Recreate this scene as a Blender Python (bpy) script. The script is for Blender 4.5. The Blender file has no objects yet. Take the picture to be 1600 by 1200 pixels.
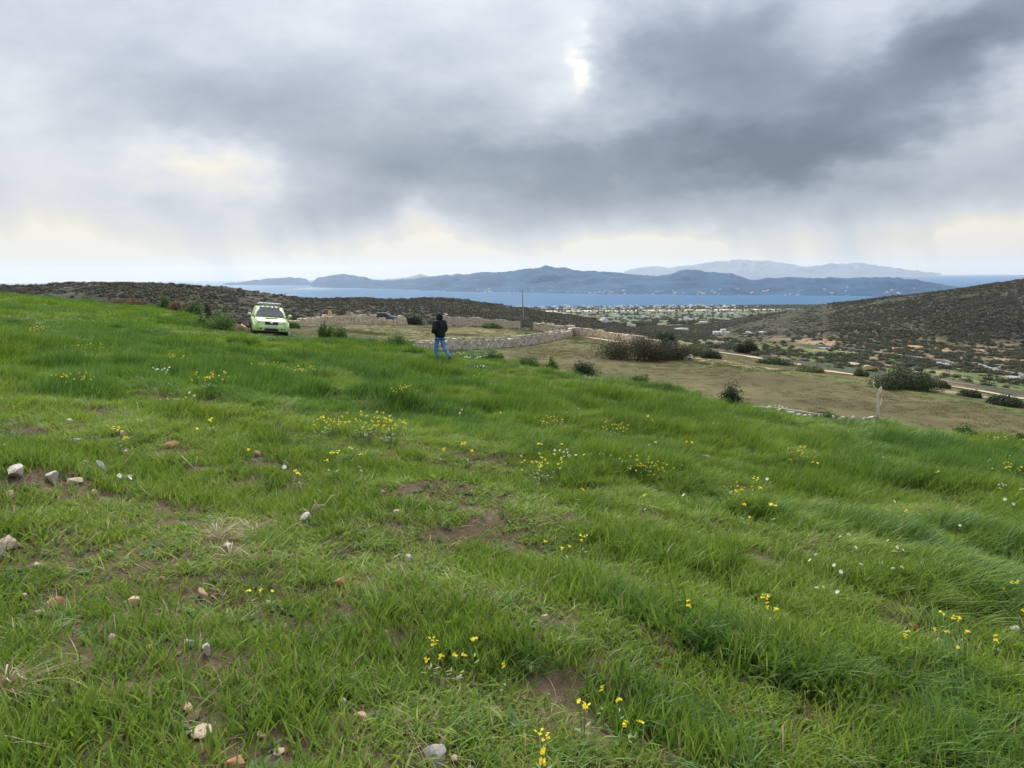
import bpy, bmesh, math, random
import numpy as np
from mathutils import Vector, Matrix, Euler
from mathutils.bvhtree import BVHTree

R = math.radians
random.seed(7)
rng = np.random.default_rng(11)
scene = bpy.context.scene
col = scene.collection

# ------------------------------------------------------------------ camera
F = 1208.6                      # focal length in pixels of the 1600 x 1200 photograph
PITCH, ROLL = 8.05, -0.47
CAM = Vector((0.0, 0.0, 1.60))
CROT = Euler((R(90 - PITCH), 0, 0)).to_matrix() @ Euler((0, 0, R(ROLL))).to_matrix()
cd = bpy.data.cameras.new('camera')
cd.sensor_width = 36.0
cd.lens = 36.0 * F / 1600.0
cd.clip_start, cd.clip_end = 0.05, 300000.0
cam = bpy.data.objects.new('camera', cd)
col.objects.link(cam)
cam.matrix_world = Matrix.Translation(CAM) @ CROT.to_4x4()
scene.camera = cam

# ------------------------------------------------------------------ light and exposure
SUN_AZ, SUN_EL = -11.0, 48.0     # azimuth from the view axis (left is minus), elevation
sun = bpy.data.lights.new('sun', 'SUN')
sun.energy, sun.angle, sun.color = 3.0, R(26), (1.0, 0.95, 0.86)
so = bpy.data.objects.new('sun', sun)
col.objects.link(so)
sdir = Vector((math.sin(R(SUN_AZ)) * math.cos(R(SUN_EL)), math.cos(R(SUN_AZ)) * math.cos(R(SUN_EL)), math.sin(R(SUN_EL))))
so.rotation_euler = sdir.to_track_quat('Z', 'Y').to_euler()
vs = scene.view_settings
vs.view_transform, vs.look, vs.gamma, vs.exposure, vs.use_curve_mapping = 'Standard', 'None', 1.0, 0.75, False
scene.render.engine = 'CYCLES'
cy = scene.cycles
cy.max_bounces, cy.diffuse_bounces, cy.glossy_bounces, cy.transmission_bounces = 5, 2, 2, 2
cy.volume_bounces, cy.transparent_max_bounces = 1, 6
cy.caustics_reflective = cy.caustics_refractive = False
cy.use_denoising = True
cy.sample_clamp_indirect = 4.0


def ray(px, py):
    """unit direction in the world of a photograph pixel"""
    v = CROT @ Vector(((px - 800) / F, -(py - 600) / F, -1.0))
    return v.normalized()


# ------------------------------------------------------------------ node helper
class NT:
    def __init__(s, tree):
        s.t = tree
        s.n, s.l = tree.nodes, tree.links

    def new(s, kind, **kw):
        n = s.n.new(kind)
        for k, v in kw.items():
            setattr(n, k, v)
        return n

    def put(s, sock, v):
        if hasattr(v, 'is_output') or isinstance(v, bpy.types.NodeSocket):
            s.l.new(v, sock)
        else:
            sock.default_value = v

    def m(s, op, a, b=0.0, c=None, clamp=False):
        n = s.new('ShaderNodeMath', operation=op, use_clamp=clamp)
        s.put(n.inputs[0], a)
        s.put(n.inputs[1], b)
        if c is not None:
            s.put(n.inputs[2], c)
        return n.outputs[0]

    def vm(s, op, a, b=(0, 0, 0)):
        n = s.new('ShaderNodeVectorMath', operation=op)
        s.put(n.inputs[0], a)
        if op == 'SCALE':
            s.put(n.inputs['Scale'], b)
        else:
            s.put(n.inputs[1], b)
        return n.outputs[0]

    def xyz(s, a, b, c):
        n = s.new('ShaderNodeCombineXYZ')
        s.put(n.inputs[0], a), s.put(n.inputs[1], b), s.put(n.inputs[2], c)
        return n.outputs[0]

    def noise(s, vec=None, scale=5.0, detail=3.0, rough=0.5, dist=0.0, out=0):
        n = s.new('ShaderNodeTexNoise')
        if vec is not None:
            s.l.new(vec, n.inputs['Vector'])
        n.inputs['Scale'].default_value = scale
        n.inputs['Detail'].default_value = detail
        n.inputs['Roughness'].default_value = rough
        n.inputs['Distortion'].default_value = dist
        return n.outputs[out]

    def ramp(s, fac, stops, interp='LINEAR'):
        n = s.new('ShaderNodeValToRGB')
        n.color_ramp.interpolation = interp
        e = n.color_ramp.elements
        while len(e) < len(stops):
            e.new(0.5)
        for i, (p, c) in enumerate(stops):
            e[i].position = p
            e[i].color = (*c, 1.0) if len(c) == 3 else c
        s.put(n.inputs[0], fac)
        return n.outputs[0]

    def mix(s, fac, a, b, mode='MIX'):
        n = s.new('ShaderNodeMix', data_type='RGBA', blend_type=mode)
        s.put(n.inputs[0], fac)
        for k, v in ((6, a), (7, b)):
            if isinstance(v, tuple) and len(v) == 3:
                v = (*v, 1.0)
            s.put(n.inputs[k], v)
        return n.outputs[2]

    def sm(s, x, lo, hi, a=0.0, b=1.0):
        n = s.new('ShaderNodeMapRange', interpolation_type='SMOOTHSTEP')
        s.put(n.inputs[0], x)
        for i, v in enumerate((lo, hi, a, b)):
            n.inputs[i + 1].default_value = v
        return n.outputs[0]


SKYOFF = 3.3

# ------------------------------------------------------------------ world: overcast sky with breaks and rain shafts
world = bpy.data.worlds.new('World')
scene.world = world
world.use_nodes = True
w = NT(world.node_tree)
for n_ in list(w.n):
    w.n.remove(n_)
tc = w.new('ShaderNodeTexCoord')
dirv = w.vm('NORMALIZE', tc.outputs['Generated'])
sx = w.new('ShaderNodeSeparateXYZ')
w.l.new(dirv, sx.inputs[0])
X, Y, Z = sx.outputs
zc = w.m('MAXIMUM', Z, 0.0)
Q = w.vm('ADD', w.vm('MULTIPLY', dirv, (1.0, 1.0, 1.9)), (SKYOFF, 0.7, 0.0))
AZ = w.m('MULTIPLY', w.m('ARCTAN2', X, Y), 180 / math.pi)
EL = w.m('MULTIPLY', w.m('ARCSINE', Z), 180 / math.pi)
wn = w.new('ShaderNodeSeparateColor')
w.l.new(w.noise(Q, 5.5, 4, 0.6, 0.0, 1), wn.inputs[0])
wa = w.m('SUBTRACT', wn.outputs[0], 0.5)
we = w.m('SUBTRACT', wn.outputs[1], 0.5)
AZW = w.m('ADD', AZ, w.m('MULTIPLY', wa, 14.0))
ELW = w.m('ADD', EL, w.m('MULTIPLY', w.m('MULTIPLY', we, 9.0), w.sm(EL, 0.5, 7.0)))
AZL = w.m('ADD', AZ, w.m('MULTIPLY', wa, 5.0))
ELL = w.m('ADD', EL, w.m('MULTIPLY', w.m('MULTIPLY', we, 3.0), w.sm(EL, 0.3, 4.0)))


def azel(px, py):
    d = ray(px, py)
    return math.degrees(math.atan2(d.x, d.y)), math.degrees(math.asin(d.z))


def skyvec(A, E, tilt):
    return w.xyz(A, E if not tilt else w.m('MULTIPLY_ADD', A, -tilt, E), 0.0)


SKYV = {(True, 0.0): skyvec(AZW, ELW, 0), (False, 0.0): skyvec(AZL, ELL, 0), (True, 0.1): skyvec(AZW, ELW, 0.1), (True, 0.3): skyvec(AZW, ELW, 0.3)}


def blob(acc, px, py, wpx, hpx, amp, soft=True, tilt=0.0):
    """one bank of cloud (or a break in it) of a given angular size, added to acc"""
    a0, e0 = azel(px, py)
    e0 -= tilt * a0
    s = (F / wpx * math.pi / 180, F / hpx * math.pi / 180, 0.0)
    n = w.new('ShaderNodeVectorMath', operation='MULTIPLY_ADD')
    w.l.new(SKYV[(soft, tilt)], n.inputs[0])
    n.inputs[1].default_value = s
    n.inputs[2].default_value = (-a0 * s[0], -e0 * s[1], 0.0)
    d = w.new('ShaderNodeVectorMath', operation='DOT_PRODUCT')
    w.l.new(n.outputs[0], d.inputs[0])
    w.l.new(n.outputs[0], d.inputs[1])
    return w.m('MULTIPLY_ADD', w.m('POWER', 0.36788, d.outputs['Value']), amp, acc)


SKY_BLOBS = [   # (where, size, amount): minus is a darker bank, plus a break that lets light through
    (1090, 75, 150, 80, -0.30), (1180, 222, 180, 45, -0.33, True, 0.1), (1370, 240, 150, 45, -0.24, True, 0.1), (1470, 80, 260, 52, -0.36, True, 0.3), (850, 265, 280, 55, -0.28),
    (570, 195, 240, 75, -0.17), (290, 170, 170, 85, -0.09), (1250, 120, 330, 130, -0.12), (380, 120, 260, 110, -0.05), (740, 335, 360, 36, -0.10), (1150, 340, 300, 34, -0.05),
    (906, 98, 22, 26, 0.26, True), (914, 118, 13, 15, 0.16, False), (890, 118, 85, 66, 0.20), (320, 290, 80, 42, 0.30), (40, 250, 140, 90, 0.15),
    (1500, 215, 150, 45, 0.26, True, 0.3), (640, 332, 30, 28, 0.26, False), (655, 385, 55, 42, 0.22),
    (1000, 388, 100, 28, 0.30), (1560, 350, 160, 34, 0.14), (560, 20, 260, 50, 0.04)]
val = w.m('ADD', 0.665, w.m('MULTIPLY', w.m('SUBTRACT', w.noise(Q, 4.2, 7, 0.60), 0.5), 0.55))
for b_ in SKY_BLOBS:
    val = blob(val, *b_)
# rain shafts: fine vertical streaks low under the dark bank
streak = w.noise(w.xyz(w.m('MULTIPLY', w.m('MULTIPLY_ADD', EL, 0.35, AZ), 0.27), w.m('MULTIPLY', EL, 0.06), 0.0), 1.0, 2, 0.6)
rain = w.m('MULTIPLY', w.m('SUBTRACT', streak, 0.5), w.m('MULTIPLY', w.sm(EL, 0.0, 1.5), w.sm(EL, 7.0, 2.5)))
val = w.m('ADD', val, w.m('MULTIPLY', rain, 0.20))
val = w.m('ADD', val, w.m('MULTIPLY', w.m('MULTIPLY', w.sm(EL, 5.5, 0.6), 0.40), w.m('MULTIPLY_ADD', streak, 1.1, 0.30)))       # the clear strip under the cloud base
cloud = w.ramp(val, [(0.10, (0.125, 0.162, 0.215)), (0.34, (0.235, 0.284, 0.352)), (0.58, (0.465, 0.512, 0.590)),
                     (0.80, (0.730, 0.760, 0.800)), (0.94, (0.925, 0.885, 0.780)), (1.0, (1.05, 0.99, 0.86))])
cie = w.m('MULTIPLY', w.m('ADD', 1.0, w.m('MULTIPLY', zc, 2.0)), 0.46)   # overcast sky: the zenith is about three times the horizon
cloud = w.mix(1.0, cloud, w.xyz(cie, cie, cie), 'MULTIPLY')
sky = w.new('ShaderNodeTexSky', sky_type='NISHITA')
sky.sun_disc = False
sky.sun_elevation, sky.sun_rotation = R(SUN_EL), R(SUN_AZ)
sky.altitude, sky.air_density, sky.dust_density = 120, 1.0, 2.0
bg1, bg2 = w.new('ShaderNodeBackground'), w.new('ShaderNodeBackground')
w.l.new(sky.outputs[0], bg1.inputs[0])
bg1.inputs[1].default_value = 0.08
w.l.new(cloud, bg2.inputs[0])
bg2.inputs[1].default_value = 1.0
mx = w.new('ShaderNodeMixShader')
mx.inputs[0].default_value = 0.95
w.l.new(bg1.outputs[0], mx.inputs[1])
w.l.new(bg2.outputs[0], mx.inputs[2])
wo = w.new('ShaderNodeOutputWorld')
w.l.new(mx.outputs[0], wo.inputs[0])
world.cycles.sampling_method = 'MANUAL'
world.cycles.sample_map_resolution = 512


# ------------------------------------------------------------------ numpy noise
_perm = np.random.default_rng(5).random((256, 256))


def vnoise(x, y):
    x, y = np.asarray(x, float), np.asarray(y, float)
    xi, yi = np.floor(x).astype(int), np.floor(y).astype(int)
    fx, fy = x - xi, y - yi
    fx, fy = fx * fx * (3 - 2 * fx), fy * fy * (3 - 2 * fy)
    a = _perm[xi & 255, yi & 255]
    b = _perm[(xi + 1) & 255, yi & 255]
    c = _perm[xi & 255, (yi + 1) & 255]
    d = _perm[(xi + 1) & 255, (yi + 1) & 255]
    return (a * (1 - fx) + b * fx) * (1 - fy) + (c * (1 - fx) + d * fx) * fy


def fbm(x, y, oct=4, gain=0.5):
    s, a, t = 0.0, 1.0, 0.0
    x, y = np.asarray(x, float) + 17.3, np.asarray(y, float) + 5.7
    for i in range(oct):
        s = s + a * vnoise(x * 2 ** i + 31 * i, y * 2 ** i + 57 * i)
        t += a
        a *= gain
    return s / t


def sstep(x, lo, hi):
    t = np.clip((np.asarray(x, float) - lo) / (hi - lo), 0, 1)
    return t * t * (3 - 2 * t)


# ------------------------------------------------------------------ mesh helpers
def mesh_np(name, verts, faces, mats=(), smooth=True, attr=None, matidx=None):
    """verts (n,3) and faces (m,3 or 4) as arrays, or a list of mixed polygons"""
    me = bpy.data.meshes.new(name)
    verts = np.asarray(verts, np.float32)
    if isinstance(faces, np.ndarray):
        m, k = faces.shape
        me.vertices.add(len(verts))
        me.vertices.foreach_set('co', verts.ravel())
        me.loops.add(m * k)
        me.loops.foreach_set('vertex_index', faces.astype(np.int32).ravel())
        me.polygons.add(m)
        me.polygons.foreach_set('loop_start', np.arange(0, m * k, k, dtype=np.int32))
        me.update(calc_edges=True)
        me.validate()
    else:
        me.from_pydata([tuple(v) for v in verts], [], faces)
        me.update()
    for mt in mats:
        me.materials.append(mt)
    if len(me.polygons):
        me.polygons.foreach_set('use_smooth', np.full(len(me.polygons), smooth))
        if matidx is not None:
            me.polygons.foreach_set('material_index', np.asarray(matidx, np.int32))
    if attr:
        for k, v in attr.items():
            a = me.attributes.new(k, 'FLOAT_COLOR' if np.ndim(v) == 2 else 'FLOAT', 'POINT')
            if np.ndim(v) == 2:
                v = np.asarray(v, np.float32)
                if v.shape[1] == 3:
                    v = np.hstack([v, np.ones((len(v), 1), np.float32)])
                a.data.foreach_set('color', v.ravel())
            else:
                a.data.foreach_set('value', np.asarray(v, np.float32))
    return me


def link(name, data, parent=None, loc=None, rot=None, scl=None):
    o = bpy.data.objects.new(name, data)
    col.objects.link(o)
    o.parent = parent
    if loc is not None:
        o.location = loc
    if rot is not None:
        o.rotation_euler = rot
    if scl is not None:
        o.scale = scl
    return o


def tag(o, label=None, cat=None, group=None, kind=None):
    if label:
        o['label'] = label
    if cat:
        o['category'] = cat
    if group:
        o['group'] = group
    if kind:
        o['kind'] = kind
    return o


def bm_obj(name, bm, mat, parent=None, smooth=True, **kw):
    me = bpy.data.meshes.new(name)
    bm.normal_update()
    bm.to_mesh(me)
    bm.free()
    for m_ in (mat if isinstance(mat, (list, tuple)) else [mat]):
        me.materials.append(m_)
    if smooth:
        me.polygons.foreach_set('use_smooth', [True] * len(me.polygons))
    return link(name, me, parent, **kw)


def tube(bm, pts, radii, seg=8, cap=True):
    rings = []
    n = len(pts)
    pts = [Vector(p) for p in pts]
    for i, p in enumerate(pts):
        t = (pts[min(i + 1, n - 1)] - pts[max(i - 1, 0)]).normalized()
        a = t.orthogonal().normalized() if i == 0 else (a - t * a.dot(t)).normalized()
        b = t.cross(a)
        r = radii[i] if hasattr(radii, '__len__') else radii
        rings.append([bm.verts.new(p + (a * math.cos(2 * math.pi * k / seg) + b * math.sin(2 * math.pi * k / seg)) * r) for k in range(seg)])
    for i in range(n - 1):
        for k in range(seg):
            bm.faces.new((rings[i][k], rings[i][(k + 1) % seg], rings[i + 1][(k + 1) % seg], rings[i + 1][k]))
    if cap:
        bm.faces.new(rings[0][::-1])
        bm.faces.new(rings[-1])


def box(bm, c, s, rot=None, bevel=0.0):
    r = bmesh.ops.create_cube(bm, size=1.0)
    vs_ = r['verts']
    bmesh.ops.scale(bm, vec=s, verts=vs_)
    if bevel:
        es = list({e for v in vs_ for e in v.link_edges})
        q = bmesh.ops.bevel(bm, geom=es, offset=bevel, segments=2, affect='EDGES', profile=0.6)
        vs_ = list({v for f in q['faces'] for v in f.verts} | {v for v in vs_ if v.is_valid})
    if rot is not None:
        bmesh.ops.rotate(bm, cent=(0, 0, 0), matrix=Euler(rot).to_matrix(), verts=vs_)
    bmesh.ops.translate(bm, vec=c, verts=vs_)
    return vs_


# ------------------------------------------------------------------ materials
def new_mat(name):
    m = bpy.data.materials.new(name)
    m.use_nodes = True
    t = NT(m.node_tree)
    b = t.n['Principled BSDF']
    return m, t, b


def flat(name, c, rough=0.6, metal=0.0, var=0.12, scale=8.0, spec=0.4, coat=0.0):
    m, t, b = new_mat(name)
    tc_ = t.new('ShaderNodeTexCoord')
    n = t.noise(tc_.outputs['Object'], scale, 4, 0.6)
    lo = tuple(max(0, x * (1 - var)) for x in c)
    hi = tuple(min(1, x * (1 + var)) for x in c)
    t.l.new(t.ramp(n, [(0.3, lo), (0.7, hi)]), b.inputs['Base Color'])
    b.inputs['Roughness'].default_value = rough
    b.inputs['Metallic'].default_value = metal
    b.inputs['Specular IOR Level'].default_value = spec
    b.inputs['Coat Weight'].default_value = coat
    return m


def leaf_mat(name, cols, trans=0.35, rough=0.55, tintattr=None, wet=0.3):
    """leaves or blades: colour by leaf, some light passing through"""
    m, t, b = new_mat(name)
    g = t.new('ShaderNodeNewGeometry')
    oi = t.new('ShaderNodeObjectInfo')
    v = t.m('MULTIPLY', g.outputs['Random Per Island'], 0.55)
    if tintattr:
        at = t.new('ShaderNodeAttribute', attribute_type='INSTANCER', attribute_name=tintattr)
        v = t.m('ADD', v, t.m('MULTIPLY', at.outputs['Fac'], 0.45))
    else:
        v = t.m('ADD', v, t.m('MULTIPLY', oi.outputs['Random'], 0.45))
    n_ = len(cols)
    c = t.ramp(v, [(0.08 + 0.84 * i / (n_ - 1), k) for i, k in enumerate(cols)])
    t.l.new(c, b.inputs['Base Color'])
    b.inputs['Roughness'].default_value = rough
    b.inputs['Specular IOR Level'].default_value = wet
    tr = t.new('ShaderNodeBsdfTranslucent')
    t.l.new(t.mix(1.0, c, (1.15, 1.2, 0.7, 1.0), 'MULTIPLY'), tr.inputs[0])
    ms = t.new('ShaderNodeMixShader')
    ms.inputs[0].default_value = trans
    t.l.new(b.outputs[0], ms.inputs[1])
    t.l.new(tr.outputs[0], ms.inputs[2])
    t.l.new(ms.outputs[0], t.n['Material Output'].inputs[0])
    return m


# ------------------------------------------------------------------ land: the field underfoot
FA, FB = -0.1086, -0.0678            # the field falls away to the right and ahead
SEA = -118.4


def zf0(x, y):
    return FA * x + FB * y


def zf(x, y):
    """height of the green field with its old furrows and hummocks"""
    x, y = np.asarray(x, float), np.asarray(y, float)
    r = np.hypot(x, y)
    k = 0.35 + 0.65 * sstep(r, 1.5, 7)
    b = (fbm(x * 0.55, y * 0.7, 3) - 0.5) * 0.42 + (fbm(x * 2.1 + 9, y * 2.3, 2) - 0.5) * 0.10
    b = b + 0.05 * np.sin((x * 0.35 + y * 0.94) * 2.6 + 2.0 * fbm(x * 0.25, y * 0.25, 2) * 3)
    cx, cy_ = -12.4, 37.0                      # level standing where the car is parked
    k = k * (0.15 + 0.85 * sstep(np.hypot((x - cx) / 3.2, (y - cy_) / 6.0), 0.7, 1.6))
    return zf0(x, y) + b * k


def on_plane(px, py, up=0.0):
    d = ray(px, py)
    t = -(CAM.z - up - zf0(CAM.x, CAM.y)) / (d.z - FA * d.x - FB * d.y)
    return CAM + d * t


def on_field(px, py):
    d = ray(px, py)
    p = on_plane(px, py)
    t = (p - CAM).length
    for _ in range(12):
        p = CAM + d * t
        e = p.z - float(zf(p.x, p.y))
        g = d.z - FA * d.x - FB * d.y
        t -= 0.7 * e / g
    p = CAM + d * t
    a, r = math.atan2(p.x, p.y), math.hypot(p.x, p.y)
    lim = float(r_edge(a) * edge_wobble(a)) - 0.25          # nothing of the field stands beyond its edge
    if r > lim:
        p = Vector((math.sin(a) * lim, math.cos(a) * lim, 0))
    return Vector((p.x, p.y, float(zf(p.x, p.y))))


EDGE_PX = [(-500, 447), (-200, 450), (0, 457), (100, 467), (200, 477), (280, 488), (330, 502), (372, 514), (430, 521), (500, 526), (580, 536), (640, 545),
           (740, 562), (900, 584), (1000, 600), (1100, 622), (1180, 636), (1280, 650), (1370, 660), (1480, 676), (1600, 694)]
_e = [on_plane(*p, 0.13) for p in EDGE_PX]      # the silhouette is the grass tops
_dir = (_e[-1] - _e[-5]).normalized()
for k_ in (4, 9, 16):
    _e.append(_e[len(EDGE_PX) - 1] + _dir * k_)
_az = np.array([math.atan2(p.x, p.y) for p in _e])
_rd = np.array([math.hypot(p.x, p.y) for p in _e])
_o = np.argsort(_az)
_az, _rd = _az[_o], np.minimum(_rd[_o], 82)
_az = np.concatenate([[-math.pi, -1.9, -1.2], _az, [1.9, math.pi]])
_rd = np.concatenate([[14, 30, 70], _rd, [14, 14]])


def r_edge(az):
    return np.interp(az, _az, _rd)


def edge_wobble(az):
    return (fbm(np.asarray(az) * 40, 3.1, 3) - 0.5) * 0.05 + 1.0


# soil, bare ground and land colours
def ground_mat(name, base_attr=None, cols=None, scale=3.0, bump=0.4, bscale=20.0):
    m, t, b = new_mat(name)
    tc_ = t.new('ShaderNodeTexCoord')
    n1 = t.noise(tc_.outputs['Object'], scale, 8, 0.62)
    n2 = t.noise(tc_.outputs['Object'], scale * 7.3, 4, 0.6)
    if base_attr:
        at = t.new('ShaderNodeAttribute', attribute_name=base_attr)
        k = t.m('ADD', t.m('MULTIPLY', n1, 1.1), t.m('MULTIPLY', n2, 0.5))
        c = t.mix(1.0, at.outputs['Color'], t.ramp(k, [(0.5, (0.55, 0.55, 0.55)), (0.8, (1, 1, 1)), (1.0, (1.4, 1.38, 1.3))]), 'MULTIPLY')
    else:
        c = t.ramp(t.m('ADD', t.m('MULTIPLY', n1, 0.7), t.m('MULTIPLY', n2, 0.3)), cols)
    t.l.new(c, b.inputs['Base Color'])
    b.inputs['Roughness'].default_value = 0.95
    b.inputs['Specular IOR Level'].default_value = 0.1
    bp = t.new('ShaderNodeBump')
    bp.inputs['Strength'].default_value = bump
    bp.inputs['Distance'].default_value = 0.05
    t.l.new(t.noise(tc_.outputs['Object'], bscale, 5, 0.65), bp.inputs['Height'])
    t.l.new(bp.outputs[0], b.inputs['Normal'])
    return m


M_soil = ground_mat('field soil', cols=[(0.30, (0.055, 0.040, 0.026)), (0.52, (0.115, 0.084, 0.054)), (0.72, (0.190, 0.150, 0.105))], scale=2.2, bump=0.9, bscale=26)
M_land = ground_mat('land', base_attr='cover', scale=0.14, bump=0.5, bscale=1.2)
M_plain = ground_mat('far land', base_attr='cover', scale=0.02, bump=0.3, bscale=0.1)

NA, NR = 720, 190
az = np.linspace(-math.pi, math.pi, NA, endpoint=False)
# finer steps where the camera looks
u = np.linspace(0, 1, NA, endpoint=False)
az = (u - 0.5) * 2 * math.pi
az = az - 0.75 * np.sin(2 * math.pi * (u - 0.5)) * 0.9
rr = r_edge(az) * edge_wobble(az)
tt = np.linspace(0, 1, NR)
rad = 0.15 * (rr[:, None] / 0.15) ** tt[None, :]
xs, ys = rad * np.sin(az)[:, None], rad * np.cos(az)[:, None]
zs = zf(xs, ys)
# terrace bank: two more rings that fall off the edge
ring = []
for k_, (dr, dz) in enumerate(((0.5, -0.35), (1.1, -1.6), (1.6, -4.5))):
    r2 = rr + dr
    ring.append((r2 * np.sin(az), r2 * np.cos(az), zs[:, -1] + dz))
xs = np.hstack([xs] + [q[0][:, None] for q in ring])
ys = np.hstack([ys] + [q[1][:, None] for q in ring])
zs = np.hstack([zs] + [q[2][:, None] for q in ring])
NC = xs.shape[1]
vv = np.stack([xs, ys, zs], -1).reshape(-1, 3)
i0 = np.arange(NA)[:, None] * NC + np.arange(NC - 1)[None, :]
i1 = ((np.arange(NA) + 1) % NA)[:, None] * NC + np.arange(NC - 1)[None, :]
ff = np.stack([i0, i0 + 1, i1 + 1, i1], -1).reshape(-1, 4)
vv = np.vstack([vv, [[0, 0, float(zf(0, 0))]]])
field = tag(link('field_ground', mesh_np('field_ground', vv, ff, [M_soil])), 'brown soil of the sloping green field', kind='structure')

# ------------------------------------------------------------------ land beyond: knots along each line of sight, lofted
HOR = lambda px: 600 - F * math.tan(R(PITCH)) - (px - 800) * math.tan(R(-ROLL))


def zpx(px, d, y):
    v = ray(px, y)
    return CAM.z + v.z / v.y * d


# px: [(d, y) visible or (d, None, z)] for knots K2..K7
LAND = {
    -1000: [(95, None, 2), (130, None, -2), (170, None, -8), (220, None, 4), (260, None, 14), (300, None, 24), (700, None, -40)],
    -300: [(95, None, -2), (130, None, -5), (170, None, -12), (220, None, -6), (260, None, 1), (300, 440), (700, None, -50)],
    0: [(95, None, -4), (130, None, -8), (170, None, -18), (220, None, -11), (260, 462), (300, 447), (700, None, -60)],
    130: [(95, None, -5), (130, None, -10), (170, None, -20), (220, None, -12), (260, 460), (300, 441), (700, None, -60)],
    230: [(95, None, -5), (130, None, -10), (170, None, -20), (220, None, -12), (260, 460), (300, 438), (700, None, -60)],
    340: [(90, None, -6), (125, None, -11), (170, None, -21), (225, 490), (265, 468), (305, 443), (700, None, -60)],
    430: [(80, 513), (115, 511), (165, None, -22), (235, 490), (275, 474), (315, 456), (700, None, -60)],
    490: [(82, 517), (120, 508), (170, None, -22), (245, 490), (290, 479), (335, 465), (700, None, -60)],
    560: [(85, 522), (125, 506), (170, None, -22), (260, 489), (305, 478), (350, 465), (720, None, -60)],
    700: [(78, 546), (130, 508), (170, None, -22), (290, 490), (345, 478), (400, 467), (740, None, -62)],
    820: [(84, 543), (125, 514), (180, None, -22), (320, 502), (375, 491), (430, 480), (760, None, -66)],
    920: [(84, 542), (118, 524), (190, None, -22), (380, 511), (420, 504), (460, 495), (800, None, -72)],
    1000: [(74, 556), (104, 532), (200, None, -24), (420, 520), (470, 515), (520, 510), (950, 506)],
    1100: [(66, 566), (88, 549), (170, 541), (400, 527), (600, 517), (850, 508), (1250, 501)],
    1200: [(60, 577), (75, 564), (150, 551), (300, 533), (430, 517), (750, 487), (1300, None, -88)],
    1300: [(56, 589), (67, 579), (130, 566), (240, 542), (330, 530), (600, 475), (1300, None, -88)],
    1400: [(52, 604), (60, 594), (130, 579), (220, 554), (320, 535), (540, 463), (1300, None, -88)],
    1500: [(47, 619), (55, 609), (120, 591), (210, 567), (310, 540), (500, 449), (1300, None, -88)],
    1600: [(43, 638), (50, 626), (110, 605), (200, 579), (300, 545), (480, 432), (1300, None, -88)],
    1900: [(36, 690), (42, 676), (100, 650), (190, 600), (290, 552), (470, 380), (1300, None, -80)],
    2600: [(32, None, -6), (40, None, -7), (100, None, -14), (190, None, -22), (290, None, -26), (470, None, 40), (1300, None, -60)],
}
px_k = np.array(sorted(LAND))
kd, kz = [], []
for p in px_k:
    q = ray(p, HOR(p))
    a_ = math.atan2(q.x, q.y)
    re = float(r_edge(a_)) * math.cos(a_)          # depth of the field edge along this column
    ze = zf0(re * math.tan(a_), re)
    drop = float(np.interp(p, [0, 300, 600, 820, 1100], [1.0, 1.0, 1.2, 2.0, 2.4]))
    D = [re - 2.5, re + 1.2]
    Zk = [ze - 3.2, ze - drop]
    for e in LAND[int(p)]:
        D.append(e[0])
        Zk.append(e[2] if e[1] is None else zpx(p, e[0], e[1]))
    D += [1700, 2300, 2850, 3250]
    Zk += [-95, -108, -117.2, -136]
    kd.append(D)
    kz.append(Zk)
kd, kz = np.array(kd, float), np.array(kz, float)
COLS = np.linspace(-1000, 2600, 760)
SUB = [5, 44, 44, 30, 46, 46, 60, 22, 40, 36, 30, 5]
tk = []
for i, n_ in enumerate(SUB):
    tk += [i + j / n_ for j in range(n_)]
tk = np.array(tk + [len(SUB)])


def smooth(a, n, axis):
    k = np.hanning(n + 2)[1:-1]
    k /= k.sum()
    pad = [(0, 0)] * a.ndim
    pad[axis] = (n // 2, n // 2)
    return np.apply_along_axis(lambda v: np.convolve(v, k, 'valid'), axis, np.pad(a, pad, 'edge'))


def loft(px_k, kd, kz, cols, tk, sm_c=15, sm_t=13):
    nk = kd.shape[1]
    d1 = np.stack([np.interp(cols, px_k, kd[:, i]) for i in range(nk)], 1)
    z1 = np.stack([np.interp(cols, px_k, kz[:, i]) for i in range(nk)], 1)
    if sm_c > 1:
        d1, z1 = smooth(d1, sm_c, 0), smooth(z1, sm_c, 0)
    d = np.stack([np.interp(tk, np.arange(nk), r_) for r_ in d1])
    z = np.stack([np.interp(tk, np.arange(nk), r_) for r_ in z1])
    if sm_t > 1:
        d, z = smooth(d, sm_t, 1), smooth(z, sm_t, 1)
    q = np.array([(lambda v: v.x / v.y)(ray(p, HOR(p))) for p in cols])
    return d * q[:, None], d, z


def grid_faces(n, m):
    i = np.arange(n - 1)[:, None] * m + np.arange(m - 1)[None, :]
    return np.stack([i, i + m, i + m + 1, i + 1], -1).reshape(-1, 4)


lx, ly, lz = loft(px_k, kd, kz, COLS, tk)
PX = np.repeat(COLS[:, None], len(tk), 1)
TK = np.repeat(tk[None, :], len(COLS), 0)
# relief: gentle near, stronger on the hills
amp = np.interp(TK, [0, 2, 3, 3.4, 4, 5, 6, 7, 8, 9, 10, 11, 12], [0.15, 0.18, 0.25, 0.8, 1.0, 1.2, 2.0, 2.6, 3.5, 3, 1.0, 0.4, 0.4])
lz = lz + (fbm(lx * 0.012, ly * 0.012, 4) - 0.5) * amp * 1.6 + (fbm(lx * 0.10, ly * 0.10, 3) - 0.5) * np.minimum(amp, 1.6) * 0.9


def lerp(a, b, t):
    return a + (np.asarray(b) - a) * t[..., None]


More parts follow.
